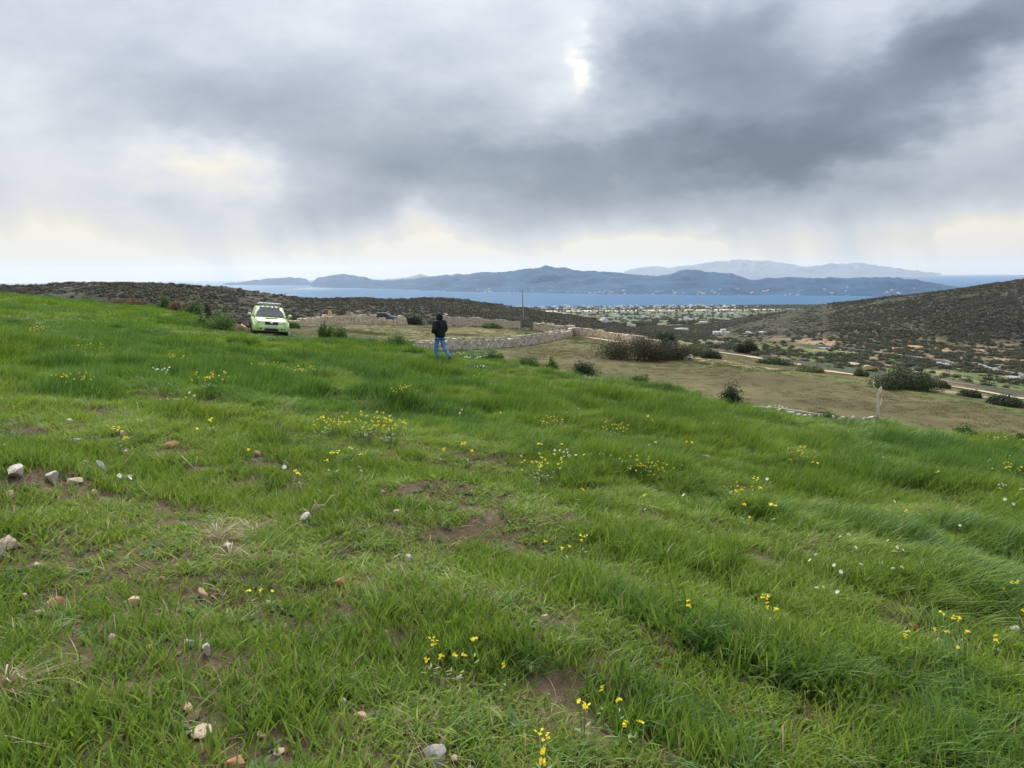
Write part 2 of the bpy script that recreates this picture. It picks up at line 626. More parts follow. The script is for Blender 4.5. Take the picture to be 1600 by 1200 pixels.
C = {k: np.array(v) for k, v in dict(
    scrub=(0.031, 0.029, 0.022), rock=(0.10, 0.092, 0.080), rough=(0.070, 0.078, 0.032), green=(0.078, 0.120, 0.034), brown=(0.094, 0.083, 0.039),
    olive=(0.125, 0.122, 0.055), tan=(0.26, 0.175, 0.105), dirt=(0.38, 0.31, 0.21), meadow=(0.095, 0.140, 0.042), plain=(0.12, 0.125, 0.078),
    plaingreen=(0.095, 0.128, 0.066), sand=(0.48, 0.43, 0.34), dark=(0.055, 0.062, 0.036)).items()}
n_a = fbm(lx * 0.05, ly * 0.05, 4)
n_b = fbm(lx * 0.2 + 40, ly * 0.2, 4)
n_c = fbm(lx * 0.012 + 7, ly * 0.012, 3)
cov = np.zeros(lx.shape + (3,)) + C['rough']
# fallow field on the right, the green strip under the near wall
br = sstep(PX, 740, 800) * sstep(TK + 0.14 * (n_a - 0.5) - 0.30 * sstep(PX, 960, 800) * 1.0, 2.02, 1.90) * sstep(TK, 0.5, 1.02)
cov = lerp(cov, C['green'], sstep(PX, 600, 700) * sstep(TK, 1.0, 1.1) * sstep(TK, 2.1, 2.0))
cov = lerp(cov, C['brown'], br)
cov = lerp(cov, C['olive'], br * sstep(n_c, 0.52, 0.66) * 0.6)
cov = lerp(cov, C['rough'], br * sstep(n_a, 0.60, 0.72) * 0.35)
# enclosed pasture
pas = sstep(PX, 960, 900) * sstep(TK, 1.98, 2.04) * sstep(TK, 3.02, 2.98)
cov = lerp(cov, C['olive'], pas)
cov = lerp(cov, C['green'], pas * sstep(n_b, 0.5, 0.75) * 0.5)
cov = lerp(cov, C['brown'], pas * sstep(n_a, 0.5, 0.6) * 0.5)
# strip between fallow field and track
st = sstep(PX, 930, 980) * sstep(TK, 2.0, 2.08) * sstep(TK, 3.02, 2.9)
cov = lerp(cov, C['brown'], st * 0.75)
cov = lerp(cov, C['dirt'], st * sstep(n_b, 0.55, 0.7) * 0.6)
# valley terraces
va = sstep(TK, 3.0, 3.1) * sstep(TK + 0.5 * (n_a - 0.5) + 0.6 * sstep(PX, 1290, 1220), 6.25, 5.9) * sstep(PX, 940, 1080)
cov = lerp(cov, C['scrub'], sstep(TK, 3.0, 3.1))
cov = lerp(cov, C['plain'] * 0.6, va * 0.5)
cov = lerp(cov, C['meadow'], va * sstep(n_c + 0.2 * (n_a - 0.5), 0.56, 0.60) * sstep(TK, 5.1, 4.9))
cov = lerp(cov, C['tan'], va * sstep(n_a, 0.52, 0.58) * sstep(TK, 4.9, 5.1) * sstep(PX, 1150, 1300))
cov = lerp(cov, C['tan'], va * sstep(n_b, 0.60, 0.68) * 0.7)
cov = lerp(cov, C['dark'], va * sstep(n_b, 0.44, 0.36) * 0.8)
# maquis hills with bare rock
hi = sstep(TK, 3.9, 4.2) * sstep(TK, 8.2, 8.0) * (1 - va)
cov = lerp(cov, C['rock'], hi * sstep(n_b, 0.60, 0.72) * sstep(n_a, 0.40, 0.55) * 0.75)
cov = lerp(cov, C['dark'], hi * sstep(n_a, 0.46, 0.36) * 0.6)
# coastal plain: fields of different crops
pl = np.maximum(sstep(TK, 7.9, 8.1), sstep(TK, 7.0, 7.15) * sstep(PX, 940, 990) * sstep(PX, 1180, 1130))
cell = np.floor(lx / 110 + 0.6 * n_a + ly * 0.001) * 7.13 + np.floor(ly / 150 + lx * 0.0016 + 0.4 * n_c) * 3.71
hsh = np.mod(np.sin(cell * 12.9898) * 43758.5, 1.0)
fieldcol = np.where((hsh < 0.40)[..., None], C['plaingreen'], np.where((hsh < 0.62)[..., None], C['plain'], np.where((hsh < 0.8)[..., None], C['brown'], C['dark'] * 1.6)))
cov = cov + (fieldcol - cov) * pl[..., None]
cov = lerp(cov, C['sand'], sstep(TK, 9.96, 10.0) * sstep(TK, 10.2, 10.16) * sstep(PX, 600, 700) * sstep(PX, 1240, 1180))     # airstrip
cov = lerp(cov, C['scrub'] * 1.3, sstep(TK, 10.2, 10.25) * 0.75)
nrow = len(tk)
cut = int(np.searchsorted(tk, 8.0))
for nm, lo, hi_, mt in (('terrain', 0, cut + 1, M_land), ('coastal_plain', cut, nrow, M_plain)):
    v_ = np.stack([lx, ly, lz], -1)[:, lo:hi_]
    me = mesh_np(nm, v_.reshape(-1, 3), grid_faces(v_.shape[0], v_.shape[1]), [mt], attr={'cover': cov[:, lo:hi_].reshape(-1, 3)})
    tag(link(nm, me), {'terrain': 'walled fields, scrub hills and valley below the green field', 'coastal_plain': 'patchwork coastal plain down to the strait'}[nm], kind='structure')
    if nm == 'terrain':
        land_me = me
    else:
        plain_me = me


def bvh_of(*meshes):
    V, Pg, o = [], [], 0
    for me in meshes:
        n = len(me.vertices)
        a = np.empty(n * 3, np.float32)
        me.vertices.foreach_get('co', a)
        V += a.reshape(-1, 3).tolist()
        f = np.empty(len(me.polygons) * 4, np.int32)
        me.polygons.foreach_get('vertices', f)
        Pg += (f.reshape(-1, 4) + o).tolist()
        o += n
    return BVHTree.FromPolygons(V, Pg)


LAND_BVH = bvh_of(land_me, plain_me)


def ground(x, y):
    h = LAND_BVH.ray_cast(Vector((x, y, 600)), Vector((0, 0, -1)))
    return h[0].z if h[0] is not None else -110.0


def on_land(px, py):
    """where the line of sight through a pixel first meets the land beyond the field"""
    d = ray(px, py)
    h = LAND_BVH.ray_cast(CAM + d * 25, d)
    return h[0]


def at_depth(px, py, d):
    v = ray(px, py)
    return CAM + v * (d / v.y)


# ------------------------------------------------------------------ sea
M_sea, t, b = new_mat('sea water')
tc_ = t.new('ShaderNodeTexCoord')
n1 = t.noise(tc_.outputs['Object'], 0.0012, 4, 0.6)
n2 = t.noise(tc_.outputs['Object'], 0.02, 5, 0.6)
t.l.new(t.ramp(n1, [(0.3, (0.018, 0.088, 0.190)), (0.7, (0.025, 0.105, 0.220))]), b.inputs['Base Color'])
b.inputs['IOR'].default_value = 1.33
# wind-ruffled strait; cloud-gap glint and bright left sea imitated by shinier patches
ob = t.new('ShaderNodeSeparateXYZ')
t.l.new(tc_.outputs['Object'], ob.inputs[0])
wob = t.m('SUBTRACT', t.noise(tc_.outputs['Object'], 0.0016, 3, 0.6), 0.5)
ex_ = t.m('ADD', t.m('DIVIDE', t.m('ADD', ob.outputs[0], 1760.0), 420.0), wob)
ey_ = t.m('ADD', t.m('DIVIDE', t.m('ADD', ob.outputs[1], -8100.0), 1000.0), wob)
glint = t.sm(t.m('ADD', t.m('MULTIPLY', ex_, ex_), t.m('MULTIPLY', ey_, ey_)), 1.3, 0.4)
left_glare = t.sm(t.m('ADD', t.m('DIVIDE', ob.outputs[0], t.m('MAXIMUM', ob.outputs[1], 1.0)), t.m('MULTIPLY', wob, 0.25)), -0.22, -0.62)
gloss = t.m('MAXIMUM', glint, t.m('MULTIPLY', left_glare, 0.75))
t.l.new(t.m('SUBTRACT', t.m('ADD', 0.30, t.m('MULTIPLY', n2, 0.12)), t.m('MULTIPLY', gloss, 0.22)), b.inputs['Roughness'])
t.l.new(t.m('ADD', 0.035, t.m('MULTIPLY', gloss, 0.9)), b.inputs['Specular IOR Level'])
bp = t.new('ShaderNodeBump')
t.l.new(t.m('SUBTRACT', 0.32, t.m('MULTIPLY', gloss, 0.28)), bp.inputs['Strength'])
bp.inputs['Distance'].default_value = 1.5
t.l.new(t.noise(tc_.outputs['Object'], 0.05, 6, 0.7), bp.inputs['Height'])
t.l.new(bp.outputs[0], b.inputs['Normal'])
ra = np.concatenate([np.linspace(1500, 12000, 60), np.geomspace(12500, 26000, 16)])
aa = np.linspace(-math.pi, math.pi, 240)
sxg, syg = ra[None, :] * np.sin(aa)[:, None], ra[None, :] * np.cos(aa)[:, None]
sv = np.stack([sxg, syg, np.full_like(sxg, SEA)], -1).reshape(-1, 3)
tag(link('sea', mesh_np('sea', sv, grid_faces(len(aa), len(ra)), [M_sea])), 'blue water of the strait and open sea', kind='structure')

# ------------------------------------------------------------------ islands
M_isl, t, b = new_mat('island scrub haze-tinted')  # blue of the distant haze is painted into the scrub colour
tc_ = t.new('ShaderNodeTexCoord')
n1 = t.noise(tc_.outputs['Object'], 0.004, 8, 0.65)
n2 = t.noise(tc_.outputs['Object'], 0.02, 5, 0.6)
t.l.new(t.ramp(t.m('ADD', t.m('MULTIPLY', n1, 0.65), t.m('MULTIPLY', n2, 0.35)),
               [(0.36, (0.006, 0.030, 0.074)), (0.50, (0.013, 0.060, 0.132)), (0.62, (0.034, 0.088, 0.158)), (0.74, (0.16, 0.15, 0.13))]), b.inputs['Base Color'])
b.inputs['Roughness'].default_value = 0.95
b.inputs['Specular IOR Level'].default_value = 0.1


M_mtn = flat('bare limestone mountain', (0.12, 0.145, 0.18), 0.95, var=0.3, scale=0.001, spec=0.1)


def island(name, label, ridge, shore, depth_f, back_f, cols, rows=60, rough=0.75, lx_=0.0022, mat=None):
    rx, ry = [p[0] for p in ridge], [p[1] for p in ridge]
    sxp, sd = [p[0] for p in shore], [p[1] for p in shore]
    V = []
    for p in cols:
        q = ray(p, HOR(p))
        k = q.x / q.y
        ds = float(np.interp(p, sxp, sd))
        dc = ds * depth_f
        zc_ = zpx(p, dc, float(np.interp(p, rx, ry)))
        zc_ = max(zc_, SEA - 4)
        zc_ += dc / F * 3.2 * (float(fbm(p * 0.11, 2.2, 3)) - 0.5)
        H = zc_ - (SEA - 6)
        for j in range(rows):
            u = j / (rows - 1)
            if u < 0.62:
                s = u / 0.62
                d = ds + (dc - ds) * s
                prof = 0.30 * s ** 0.6 + 0.70 * s ** 1.9
            else:
                s = (u - 0.62) / 0.38
                d = dc + (ds * back_f - dc) * s
                prof = (1 - s) ** 1.3
            x, y = k * d, d
            V.append((x, y, SEA - 6 + H * prof, prof, H))
    V = np.array(V)
    n = fbm(V[:, 0] * lx_, V[:, 1] * lx_, 5, 0.55)
    n = 1 - np.abs(2 * n - 1) * 2.0
    mid = np.clip(V[:, 3], 0, 1)
    bell = (mid * (1 - mid) * 4) * 0.8 + 0.03
    z = V[:, 2] + (n - 0.4) * rough * V[:, 4] * bell * 0.7 + (fbm(V[:, 0] * lx_ * 6, V[:, 1] * lx_ * 6, 3) - 0.5) * 0.10 * V[:, 4] * mid
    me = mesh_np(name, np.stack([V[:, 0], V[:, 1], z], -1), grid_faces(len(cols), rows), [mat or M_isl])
    tag(link(name, me), label, kind='structure')
    return me


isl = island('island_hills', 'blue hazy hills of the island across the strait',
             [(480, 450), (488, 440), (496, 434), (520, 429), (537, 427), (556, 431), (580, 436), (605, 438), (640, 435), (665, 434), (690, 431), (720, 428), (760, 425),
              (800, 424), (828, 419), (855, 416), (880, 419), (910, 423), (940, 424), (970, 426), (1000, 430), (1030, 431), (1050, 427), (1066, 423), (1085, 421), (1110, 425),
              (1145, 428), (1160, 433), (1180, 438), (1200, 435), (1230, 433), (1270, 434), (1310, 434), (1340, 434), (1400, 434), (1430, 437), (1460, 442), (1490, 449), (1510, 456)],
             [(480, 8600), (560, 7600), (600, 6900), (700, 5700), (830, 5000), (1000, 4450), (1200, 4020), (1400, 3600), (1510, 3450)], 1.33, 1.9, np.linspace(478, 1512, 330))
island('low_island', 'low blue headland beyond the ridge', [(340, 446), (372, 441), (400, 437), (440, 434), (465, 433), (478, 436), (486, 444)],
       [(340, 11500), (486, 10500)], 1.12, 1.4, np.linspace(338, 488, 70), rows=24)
island('middle_island', 'pale islet between the two headlands', [(600, 436), (622, 434), (640, 431), (655, 428), (670, 432), (690, 431), (715, 427), (740, 431), (760, 434)],
       [(600, 14000), (760, 14000)], 1.08, 1.25, np.linspace(600, 762, 80), rows=20, mat=M_mtn)
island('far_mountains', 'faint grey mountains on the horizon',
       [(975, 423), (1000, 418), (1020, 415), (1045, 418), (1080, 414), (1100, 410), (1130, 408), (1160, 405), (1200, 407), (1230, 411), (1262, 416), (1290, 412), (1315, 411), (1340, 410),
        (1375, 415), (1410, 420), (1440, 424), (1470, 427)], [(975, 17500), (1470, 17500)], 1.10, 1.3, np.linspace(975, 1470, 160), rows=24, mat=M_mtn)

# ------------------------------------------------------------------ labels for the many small alike things: which one, by its neighbour
MARKS = [(340, 850, 'straw-coloured grass mound'), (87, 946, 'orange rounded stone'), (211, 942, 'oblong tan stone'), (323, 1015, 'chalk-white upright stone'), (300, 1112, 'two tan stones on bare soil'),
         (366, 1194, 'large orange-brown stone at the bottom edge'), (679, 1180, 'large rough grey stone'), (641, 872, 'round pale stone near the centre'), (486, 795, 'long bent dead stalk'),
         (160, 732, 'tilted white stone'), (845, 730, 'dense yellow flower clump'), (590, 668, 'wide yellow flower patch'), (1262, 795, 'dry grass mound on the right'), (1430, 980, 'orange stone on the right'),
         (1300, 923, 'lower pair of white flowers'), (1371, 640, 'bare sapling'), (688, 568, 'walking person'), (267, 695, 'flat reddish stone'), (852, 965, 'pinkish flat-topped stone'), (562, 1123, 'broken tan stone'),
         (418, 522, 'lime green car'), (740, 595, 'broad yellow clump near the person'), (1140, 620, 'pointed dark shrub'), (940, 1100, 'yellow blooms at the bottom'), (960, 672, 'yellow clump above centre'),
         (1575, 738, 'yellow clump at the right edge'), (1102, 715, 'flat beige stone in the far grass'), (250, 580, 'white cluster on the left slope')]
ORD = ['nearest', 'second nearest', 'third nearest', 'fourth nearest', 'fifth nearest', 'sixth nearest', 'seventh nearest']


def which(items, what):
    """items: [(px, py)] of alike things; a label for each that says beside which landmark it stands"""
    slots = {}
    for i, (px, py) in enumerate(items):
        m = min(MARKS, key=lambda q: math.hypot(q[0] - px, (q[1] - py) * 1.3) + (400 if math.hypot(q[0] - px, q[1] - py) < 6 else 0))
        dx, dy = px - m[0], py - m[1]
        a = math.degrees(math.atan2(-dy, dx)) % 360
        d = ['right of', 'above and right of', 'above', 'above and left of', 'left of', 'below and left of', 'below', 'below and right of'][int((a + 22.5) // 45) % 8]
        slots.setdefault((d, m[2]), []).append((math.hypot(dx, dy), i))
    out = [None] * len(items)
    for (d, m), v in slots.items():
        for k, (_d, i) in enumerate(sorted(v)):
            out[i] = '%s%s %s the %s' % ((ORD[k] + ' ') if len(v) > 1 else '', what, d, m)
    return out


# ------------------------------------------------------------------ where the loose stones lie (the turf is thin round them)
BURIED = 'small pale stone half hidden in the thin turf on the left of the field'
STONES = [  # px, py, width px, height px, colour, label (None: one of the many alike)
    (13, 702, 27, 12, 'white', 'long flat white stone at the left edge, highest of the white stones'),
    (25, 738, 25, 14, 'white', 'low whitish stone near the left edge, just below the long flat white stone'),
    (82, 746, 21, 18, 'white', 'round pale stone, tallest of the cluster on the upper left'),
    (160, 732, 12, 20, 'white', 'narrow bright white stone standing tilted in the turf'),
    (116, 752, 20, 9, 'pink', 'small flat stone between the round pale stone and the tilted white one'),
    (135, 726, 14, 10, 'brown', 'brown stone beside the tilted white stone'),
    (15, 777, 15, 12, 'tan', 'tan stone at the left edge below the low whitish stone'),
    (46, 805, 11, 8, 'tan', 'small tan stone next to the dead stalks at the left edge'),
    (27, 804, 12, 10, 'brown', 'small brown stone at the left edge beside a tan one'),
    (192, 679, 12, 9, 'tan', 'beige stone beside a yellow flower high on the left'),
    (110, 659, 12, 7, 'white', 'small white stone alone high on the left slope'),
    (267, 695, 21, 9, 'orange', 'flat reddish stone on the bare brown soil patch'),
    (122, 690, 18, 11, 'grey', 'grey and brown stone lying against a tuft on the upper left'),
    (192, 709, 14, 6, 'grey', None), (148, 770, 10, 8, 'tan', None), (273, 745, 8, 6, 'tan', None), (287, 725, 8, 6, 'pink', None), (256, 677, 8, 5, 'pink', None),
    (157, 629, 7, 5, 'pink', None), (429, 804, 8, 6, 'pink', None), (255, 905, 10, 7, 'brown', None), (358, 971, 8, 7, 'pink', None), (63, 932, 10, 7, 'pink', None),
    (196, 746, 20, 7, 'grey', 'flat grey stone right of the tilted white stone'),
    (13, 849, 27, 13, 'pink', 'flat broad pinkish stone at the left edge above a standing white one'),
    (1, 864, 16, 24, 'white', 'standing white stone with an orange base at the left edge'),
    (479, 809, 20, 12, 'white', 'white stone lodged in the dry root of the long dead stalk'),
    (354, 853, 13, 10, 'white', 'round pale stone on the dry grass tuft'),
    (402, 709, 16, 8, 'brown', 'brown clod on a bare patch left of centre'),
    (87, 946, 27, 16, 'orange', 'orange rounded stone, most strongly coloured on the left'),
    (211, 942, 27, 13, 'tan', 'oblong tan stone lying flat in the turf'),
    (317, 929, 14, 16, 'tan', 'upright tan stone right of the oblong one'),
    (531, 911, 22, 17, 'orange', 'orange-tan stone near the centre left'),
    (35, 933, 12, 9, 'pink', 'pinkish stone left of the orange rounded stone'),
    (63, 961, 12, 14, 'pink', 'pale stone just below the orange rounded stone'),
    (175, 999, 12, 19, 'pink', 'pointed pale stone standing beside a dry stem'),
    (236, 1014, 13, 9, 'tan', 'small tan stone right of the pointed pale stone'),
    (323, 1015, 14, 22, 'white', 'chalk-white upright stone in the lower left turf'),
    (71, 1011, 13, 8, 'tan', None),
    (294, 1006, 17, 10, 'grey', 'pale grey stone left of the chalk-white upright one'),
    (265, 1098, 8, 8, 'orange', 'tiny orange stone by the bare soil at the lower left'),
    (294, 1108, 17, 13, 'tan', 'upper tan stone of the group on the bare soil at the lower left'),
    (305, 1118, 21, 12, 'tan', 'lower tan stone of the group on the bare soil at the lower left'),
    (310, 1142, 37, 9, 'pink', 'thin pale flake of rock below the two tan stones'),
    (86, 1100, 10, 10, 'grey', None), (40, 1119, 15, 11, 'pink', None), (126, 1155, 10, 9, 'pink', None), (334, 1065, 12, 12, 'brown', None), (499, 988, 12, 10, 'grey', None),
    (59, 885, 12, 9, 'pink', None), (434, 1175, 17, 6, 'pink', None),
    (408, 1149, 16, 9, 'tan', 'tan stone low in the turf near the bottom, right of the thin flake'),
    (366, 1194, 36, 18, 'orange', 'large orange-brown stone cut by the bottom edge of the view'),
    (533, 1099, 15, 14, 'grey', 'rounded pale grey stone among blades near the bottom'),
    (562, 1123, 24, 15, 'tan', 'broken tan stone right of the rounded pale grey one'),
    (641, 872, 14, 13, 'white', 'round pale stone beside the dry stem near the centre'),
    (765, 876, 12, 12, 'pink', 'pale stone in the grass right of the round pale stone at centre'),
    (553, 904, 8, 8, 'orange', None), (588, 956, 11, 9, 'pink', None), (601, 991, 11, 10, 'tan', None), (648, 991, 9, 9, 'tan', None), (734, 977, 10, 8, 'tan', None),
    (852, 965, 17, 13, 'pink', 'pinkish flat-topped stone at the edge of the tall grass'),
    (825, 1046, 16, 13, 'pink', 'pale stone sitting on the bare soil strip near the bottom centre'),
    (717, 1059, 11, 10, 'white', 'small whitish stone below the yellow blooms near the bottom centre'),
    (679, 1180, 32, 38, 'grey', 'large rough grey stone at the bottom centre'),
    (710, 1186, 16, 13, 'pink', 'small pink stone touching the large grey stone'),
    (866, 1171, 7, 7, 'pink', None), (856, 1087, 7, 7, 'pink', None),
    (1029, 1135, 19, 12, 'tan', 'flat beige stone in the grass at the bottom right of centre'),
    (1430, 980, 13, 9, 'orange', 'orange stone among yellow blooms on the right'),
    (1466, 1001, 12, 8, 'pink', 'pale stone right of the orange one among yellow blooms'),
    (1095, 1116, 13, 12, 'orange', 'orange stone deep in the tall grass lower right'),
    (1382, 884, 16, 8, 'white', 'white stone among the white flowers on the right'),
    (1585, 985, 12, 9, 'white', 'white stone near the right edge'),
    (561, 781, 12, 8, 'tan', None), (598, 770, 9, 9, 'pink', None), (619, 799, 15, 7, 'pink', None), (624, 815, 7, 6, 'orange', None),
    (1102, 715, 16, 7, 'tan', 'flat beige stone in the right half of the distant grass'),
    (1473, 833, 15, 10, 'tan', 'tan stone beside a yellow bloom on the right slope'),
    (1316, 802, 13, 8, 'pink', 'pale stone right of the dry grass mound'),
    (1581, 823, 18, 8, 'pink', 'pale stone near the right edge above the bare soil'),
    (1581, 866, 9, 8, 'orange', 'small orange stone on the bare soil at the right edge'),
    (450, 519, 10, 8, 'white', 'white stone beside the front wheel of the lime green car'),
    (372, 513, 14, 12, 'tan', 'tan boulder just left of the lime green car'),
    (382, 514, 12, 14, 'tan', 'upright tan boulder touching the left wheel of the car'),
]


# ------------------------------------------------------------------ scatter: one point mesh, instances of a few source clumps
def hidden_collection(name, meshes):
    c = bpy.data.collections.new(name)
    for i, me in enumerate(meshes):
        c.objects.link(bpy.data.objects.new('%s_%02d' % (name, i), me))
    return c


def scatter(name, label, pts, rots, scls, idx, tint, coll, parent=None):
    me = bpy.data.meshes.new(name)
    n = len(pts)
    me.vertices.add(n)
    me.vertices.foreach_set('co', np.asarray(pts, np.float32).ravel())
    a = me.attributes.new('rot', 'FLOAT_VECTOR', 'POINT')
    a.data.foreach_set('vector', np.asarray(rots, np.float32).ravel())
    a = me.attributes.new('scl', 'FLOAT_VECTOR', 'POINT')
    a.data.foreach_set('vector', np.asarray(scls, np.float32).ravel())
    a = me.attributes.new('idx', 'INT', 'POINT')
    a.data.foreach_set('value', np.asarray(idx, np.int32))
    a = me.attributes.new('tint', 'FLOAT', 'POINT')
    a.data.foreach_set('value', np.asarray(tint, np.float32))
    o = link(name, me, parent)
    g = bpy.data.node_groups.new(name + ' scatter', 'GeometryNodeTree')
    g.interface.new_socket('Geometry', in_out='INPUT', socket_type='NodeSocketGeometry')
    g.interface.new_socket('Geometry', in_out='OUTPUT', socket_type='NodeSocketGeometry')
    gi, go = g.nodes.new('NodeGroupInput'), g.nodes.new('NodeGroupOutput')
    ci = g.nodes.new('GeometryNodeCollectionInfo')
    ci.inputs['Collection'].default_value = coll
    ci.inputs['Separate Children'].default_value = True
    ci.inputs['Reset Children'].default_value = True
    ip = g.nodes.new('GeometryNodeInstanceOnPoints')
    ip.inputs['Pick Instance'].default_value = True

    def named(nm, ty):
        q = g.nodes.new('GeometryNodeInputNamedAttribute')
        q.data_type = ty
        q.inputs['Name'].default_value = nm
        return q.outputs['Attribute']
    g.links.new(gi.outputs[0], ip.inputs['Points'])
    g.links.new(ci.outputs[0], ip.inputs['Instance'])
    g.links.new(named('idx', 'INT'), ip.inputs['Instance Index'])
    g.links.new(named('rot', 'FLOAT_VECTOR'), ip.inputs['Rotation'])
    g.links.new(named('scl', 'FLOAT_VECTOR'), ip.inputs['Scale'])
    g.links.new(ip.outputs[0], go.inputs[0])
    md = o.modifiers.new('scatter', 'NODES')
    md.node_group = g
    if parent is None:
        tag(o, label, kind='stuff')
    return o


# ------------------------------------------------------------------ grass
WIND = np.array([0.72, -0.70])


def clump(n, rad, h, width, lean, spread, wind, seg=4, seed=0, droop=0.5):
    """n curved blades rooted in a disc; returns verts, faces"""
    g = np.random.default_rng(seed)
    a = g.random(n) * 2 * np.pi
    r = rad * np.sqrt(g.random(n))
    root = np.stack([r * np.cos(a), r * np.sin(a), np.zeros(n) - 0.012], 1)
    hh = h * (0.45 + 0.75 * g.random(n) ** 0.8)
    th = g.random(n) * 2 * np.pi
    ld = np.stack([np.cos(th), np.sin(th)], 1) * spread + np.array([1.0, 0.0]) * wind
    ln = lean * (0.4 + 0.9 * g.random(n))
    wd = width * (0.65 + 0.7 * g.random(n))
    ph = g.random(n) * 2 * np.pi
    side = np.stack([np.cos(ph), np.sin(ph), np.zeros(n)], 1)
    ts = np.linspace(0, 1, seg + 1)
    V = []
    for t in ts:
        c = root.copy()
        f = ln * (0.25 * t + 0.75 * t * t)
        c[:, :2] += ld * (f * hh)[:, None]
        c[:, 2] += hh * (t - droop * np.minimum(ln, 1.6) * 0.45 * t ** 2.3)
        wv = wd * (1 - t ** 1.7) * (0.55 + 0.9 * min(t * 3, 1) * 0.5)
        V.append((c, wv))
    verts, faces = [], []
    per = 2 * seg + 1
    vv = np.zeros((n, per, 3))
    for k, (c, wv) in enumerate(V[:-1]):
        vv[:, 2 * k] = c - side * (wv / 2)[:, None]
        vv[:, 2 * k + 1] = c + side * (wv / 2)[:, None]
    vv[:, -1] = V[-1][0]
    tri = []
    for k in range(seg - 1):
        tri += [(2 * k, 2 * k + 1, 2 * k + 3), (2 * k, 2 * k + 3, 2 * k + 2)]
    tri.append((2 * seg - 2, 2 * seg - 1, 2 * seg))
    tri = np.array(tri)
    F_ = (np.arange(n)[:, None, None] * per + tri[None]).reshape(-1, 3)
    return vv.reshape(-1, 3), F_


GREENS = [(0.058, 0.106, 0.019), (0.110, 0.185, 0.030), (0.166, 0.255, 0.043), (0.222, 0.305, 0.062), (0.295, 0.340, 0.105)]
BLUES = [(0.046, 0.102, 0.025), (0.080, 0.162, 0.036), (0.118, 0.215, 0.048), (0.155, 0.258, 0.068), (0.200, 0.285, 0.100)]
M_grass = leaf_mat('grass blade', GREENS, 0.36, 0.60, 'tint', 0.18)
M_gblue = leaf_mat('young cereal blade', BLUES, 0.32, 0.55, 'tint', 0.22)
M_dry = leaf_mat('dry blade', [(0.24, 0.19, 0.105), (0.36, 0.30, 0.18), (0.46, 0.40, 0.27)], 0.2, 0.7, 'tint', 0.2)


def clump_mesh(i, mats, **kw):
    v, f = clump(seed=100 + i, **kw)
    g = np.random.default_rng(900 + i)
    nf = len(f) // kw['n']
    mi = np.repeat((g.random(kw['n']) < 0.018).astype(int), nf)
    return mesh_np('clump', v, f, mats, matidx=mi)


src = []
for i in range(6):        # 0-5 lush, wind-combed
    src.append(clump_mesh(i, [M_grass if i % 2 else M_gblue, M_dry], n=46, rad=0.11, h=0.205, width=0.0102, lean=0.95, spread=0.35, wind=0.90, seg=5))
for i in range(6, 12):    # 6-11 short open turf
    src.append(clump_mesh(i, [M_grass, M_dry], n=36, rad=0.11, h=0.165, width=0.0105, lean=0.55, spread=0.80, wind=0.40, seg=4))
for i in range(12, 16):   # 12-15 middle distance
    src.append(clump_mesh(i, [M_grass if i % 2 else M_gblue, M_dry], n=80, rad=0.22, h=0.23, width=0.0105, lean=0.75, spread=0.45, wind=0.75, seg=3))
for i in range(16, 20):   # 16-19 far
    src.append(clump_mesh(i, [M_grass if i % 2 else M_gblue, M_dry], n=90, rad=0.42, h=0.25, width=0.020, lean=0.8, spread=0.5, wind=0.7, seg=2))
grass_src = hidden_collection('grass_clump', src)

# bare spots in the turf: (px, py, radius in m)
BARE = [(345, 850, 0.34), (380, 905, 0.18), (262, 690, 0.35), (300, 1115, 0.17), (330, 1140, 0.13), (70, 945, 0.20), (130, 940, 0.18), (60, 890, 0.22), (640, 700, 0.4), (560, 690, 0.3),
        (720, 985, 0.16), (690, 1000, 0.13), (830, 1065, 0.14), (860, 1110, 0.13), (985, 1050, 0.14), (590, 800, 0.22), (660, 805, 0.25), (730, 815, 0.22), (620, 995, 0.12),
        (1262, 795, 0.30), (1560, 872, 0.2), (1400, 825, 0.25), (30, 760, 0.3), (90, 830, 0.22), (255, 670, 0.25), (400, 715, 0.3), (650, 870, 0.15), (560, 780, 0.2),
        (8, 1075, 0.10), (130, 950, 0.12), (240, 800, 0.2), (1085, 1020, 0.12), (640, 910, 0.12), (300, 735, 0.25), (450, 930, 0.12), (150, 640, 0.4), (1315, 1180, 0.07)]
_bare = [(on_field(p[0], p[1]), p[2] * 0.40) for p in BARE]
for px, py, wp, hp, _c, _l in STONES:
    q = on_field(px, min(py + hp * 0.75, 1198))
    wm = wp * (q - CAM).length / F
    if (q - CAM).length < 14:
        _bare.append((q, 0.035 + wm * 0.62))


def lush(x, y):
    """0 thin turf .. 1 tall grass: thin on the left near the camera, tall to the right and beyond"""
    n = fbm(x * 0.16 + 3, y * 0.22 + 8, 3)
    side = sstep(x - 0.16 * y, -2.2, 1.0)
    far = sstep(np.hypot(x, y), 7, 14)
    return np.clip(0.12 + 0.95 * np.maximum(side * 0.85, far * 0.8) + (n - 0.5) * 1.5, 0, 1)


def bareness(x, y):
    n = fbm(x * 0.9 + 50, y * 1.1 + 20, 4)
    left = sstep(x - 0.10 * y, 1.0, -1.5) * sstep(np.hypot(x, y), 22, 10)
    b = sstep(n, 0.60 - 0.05 * left, 0.70 - 0.05 * left) * (0.12 + 0.30 * left)
    for p, r in _bare:
        dd = np.hypot(x - p.x, (y - p.y) * 0.9) / r
        b = np.maximum(b, sstep(dd + 0.9 * (fbm(x * 5, y * 5, 2) - 0.5), 1.15, 0.6))
    return b


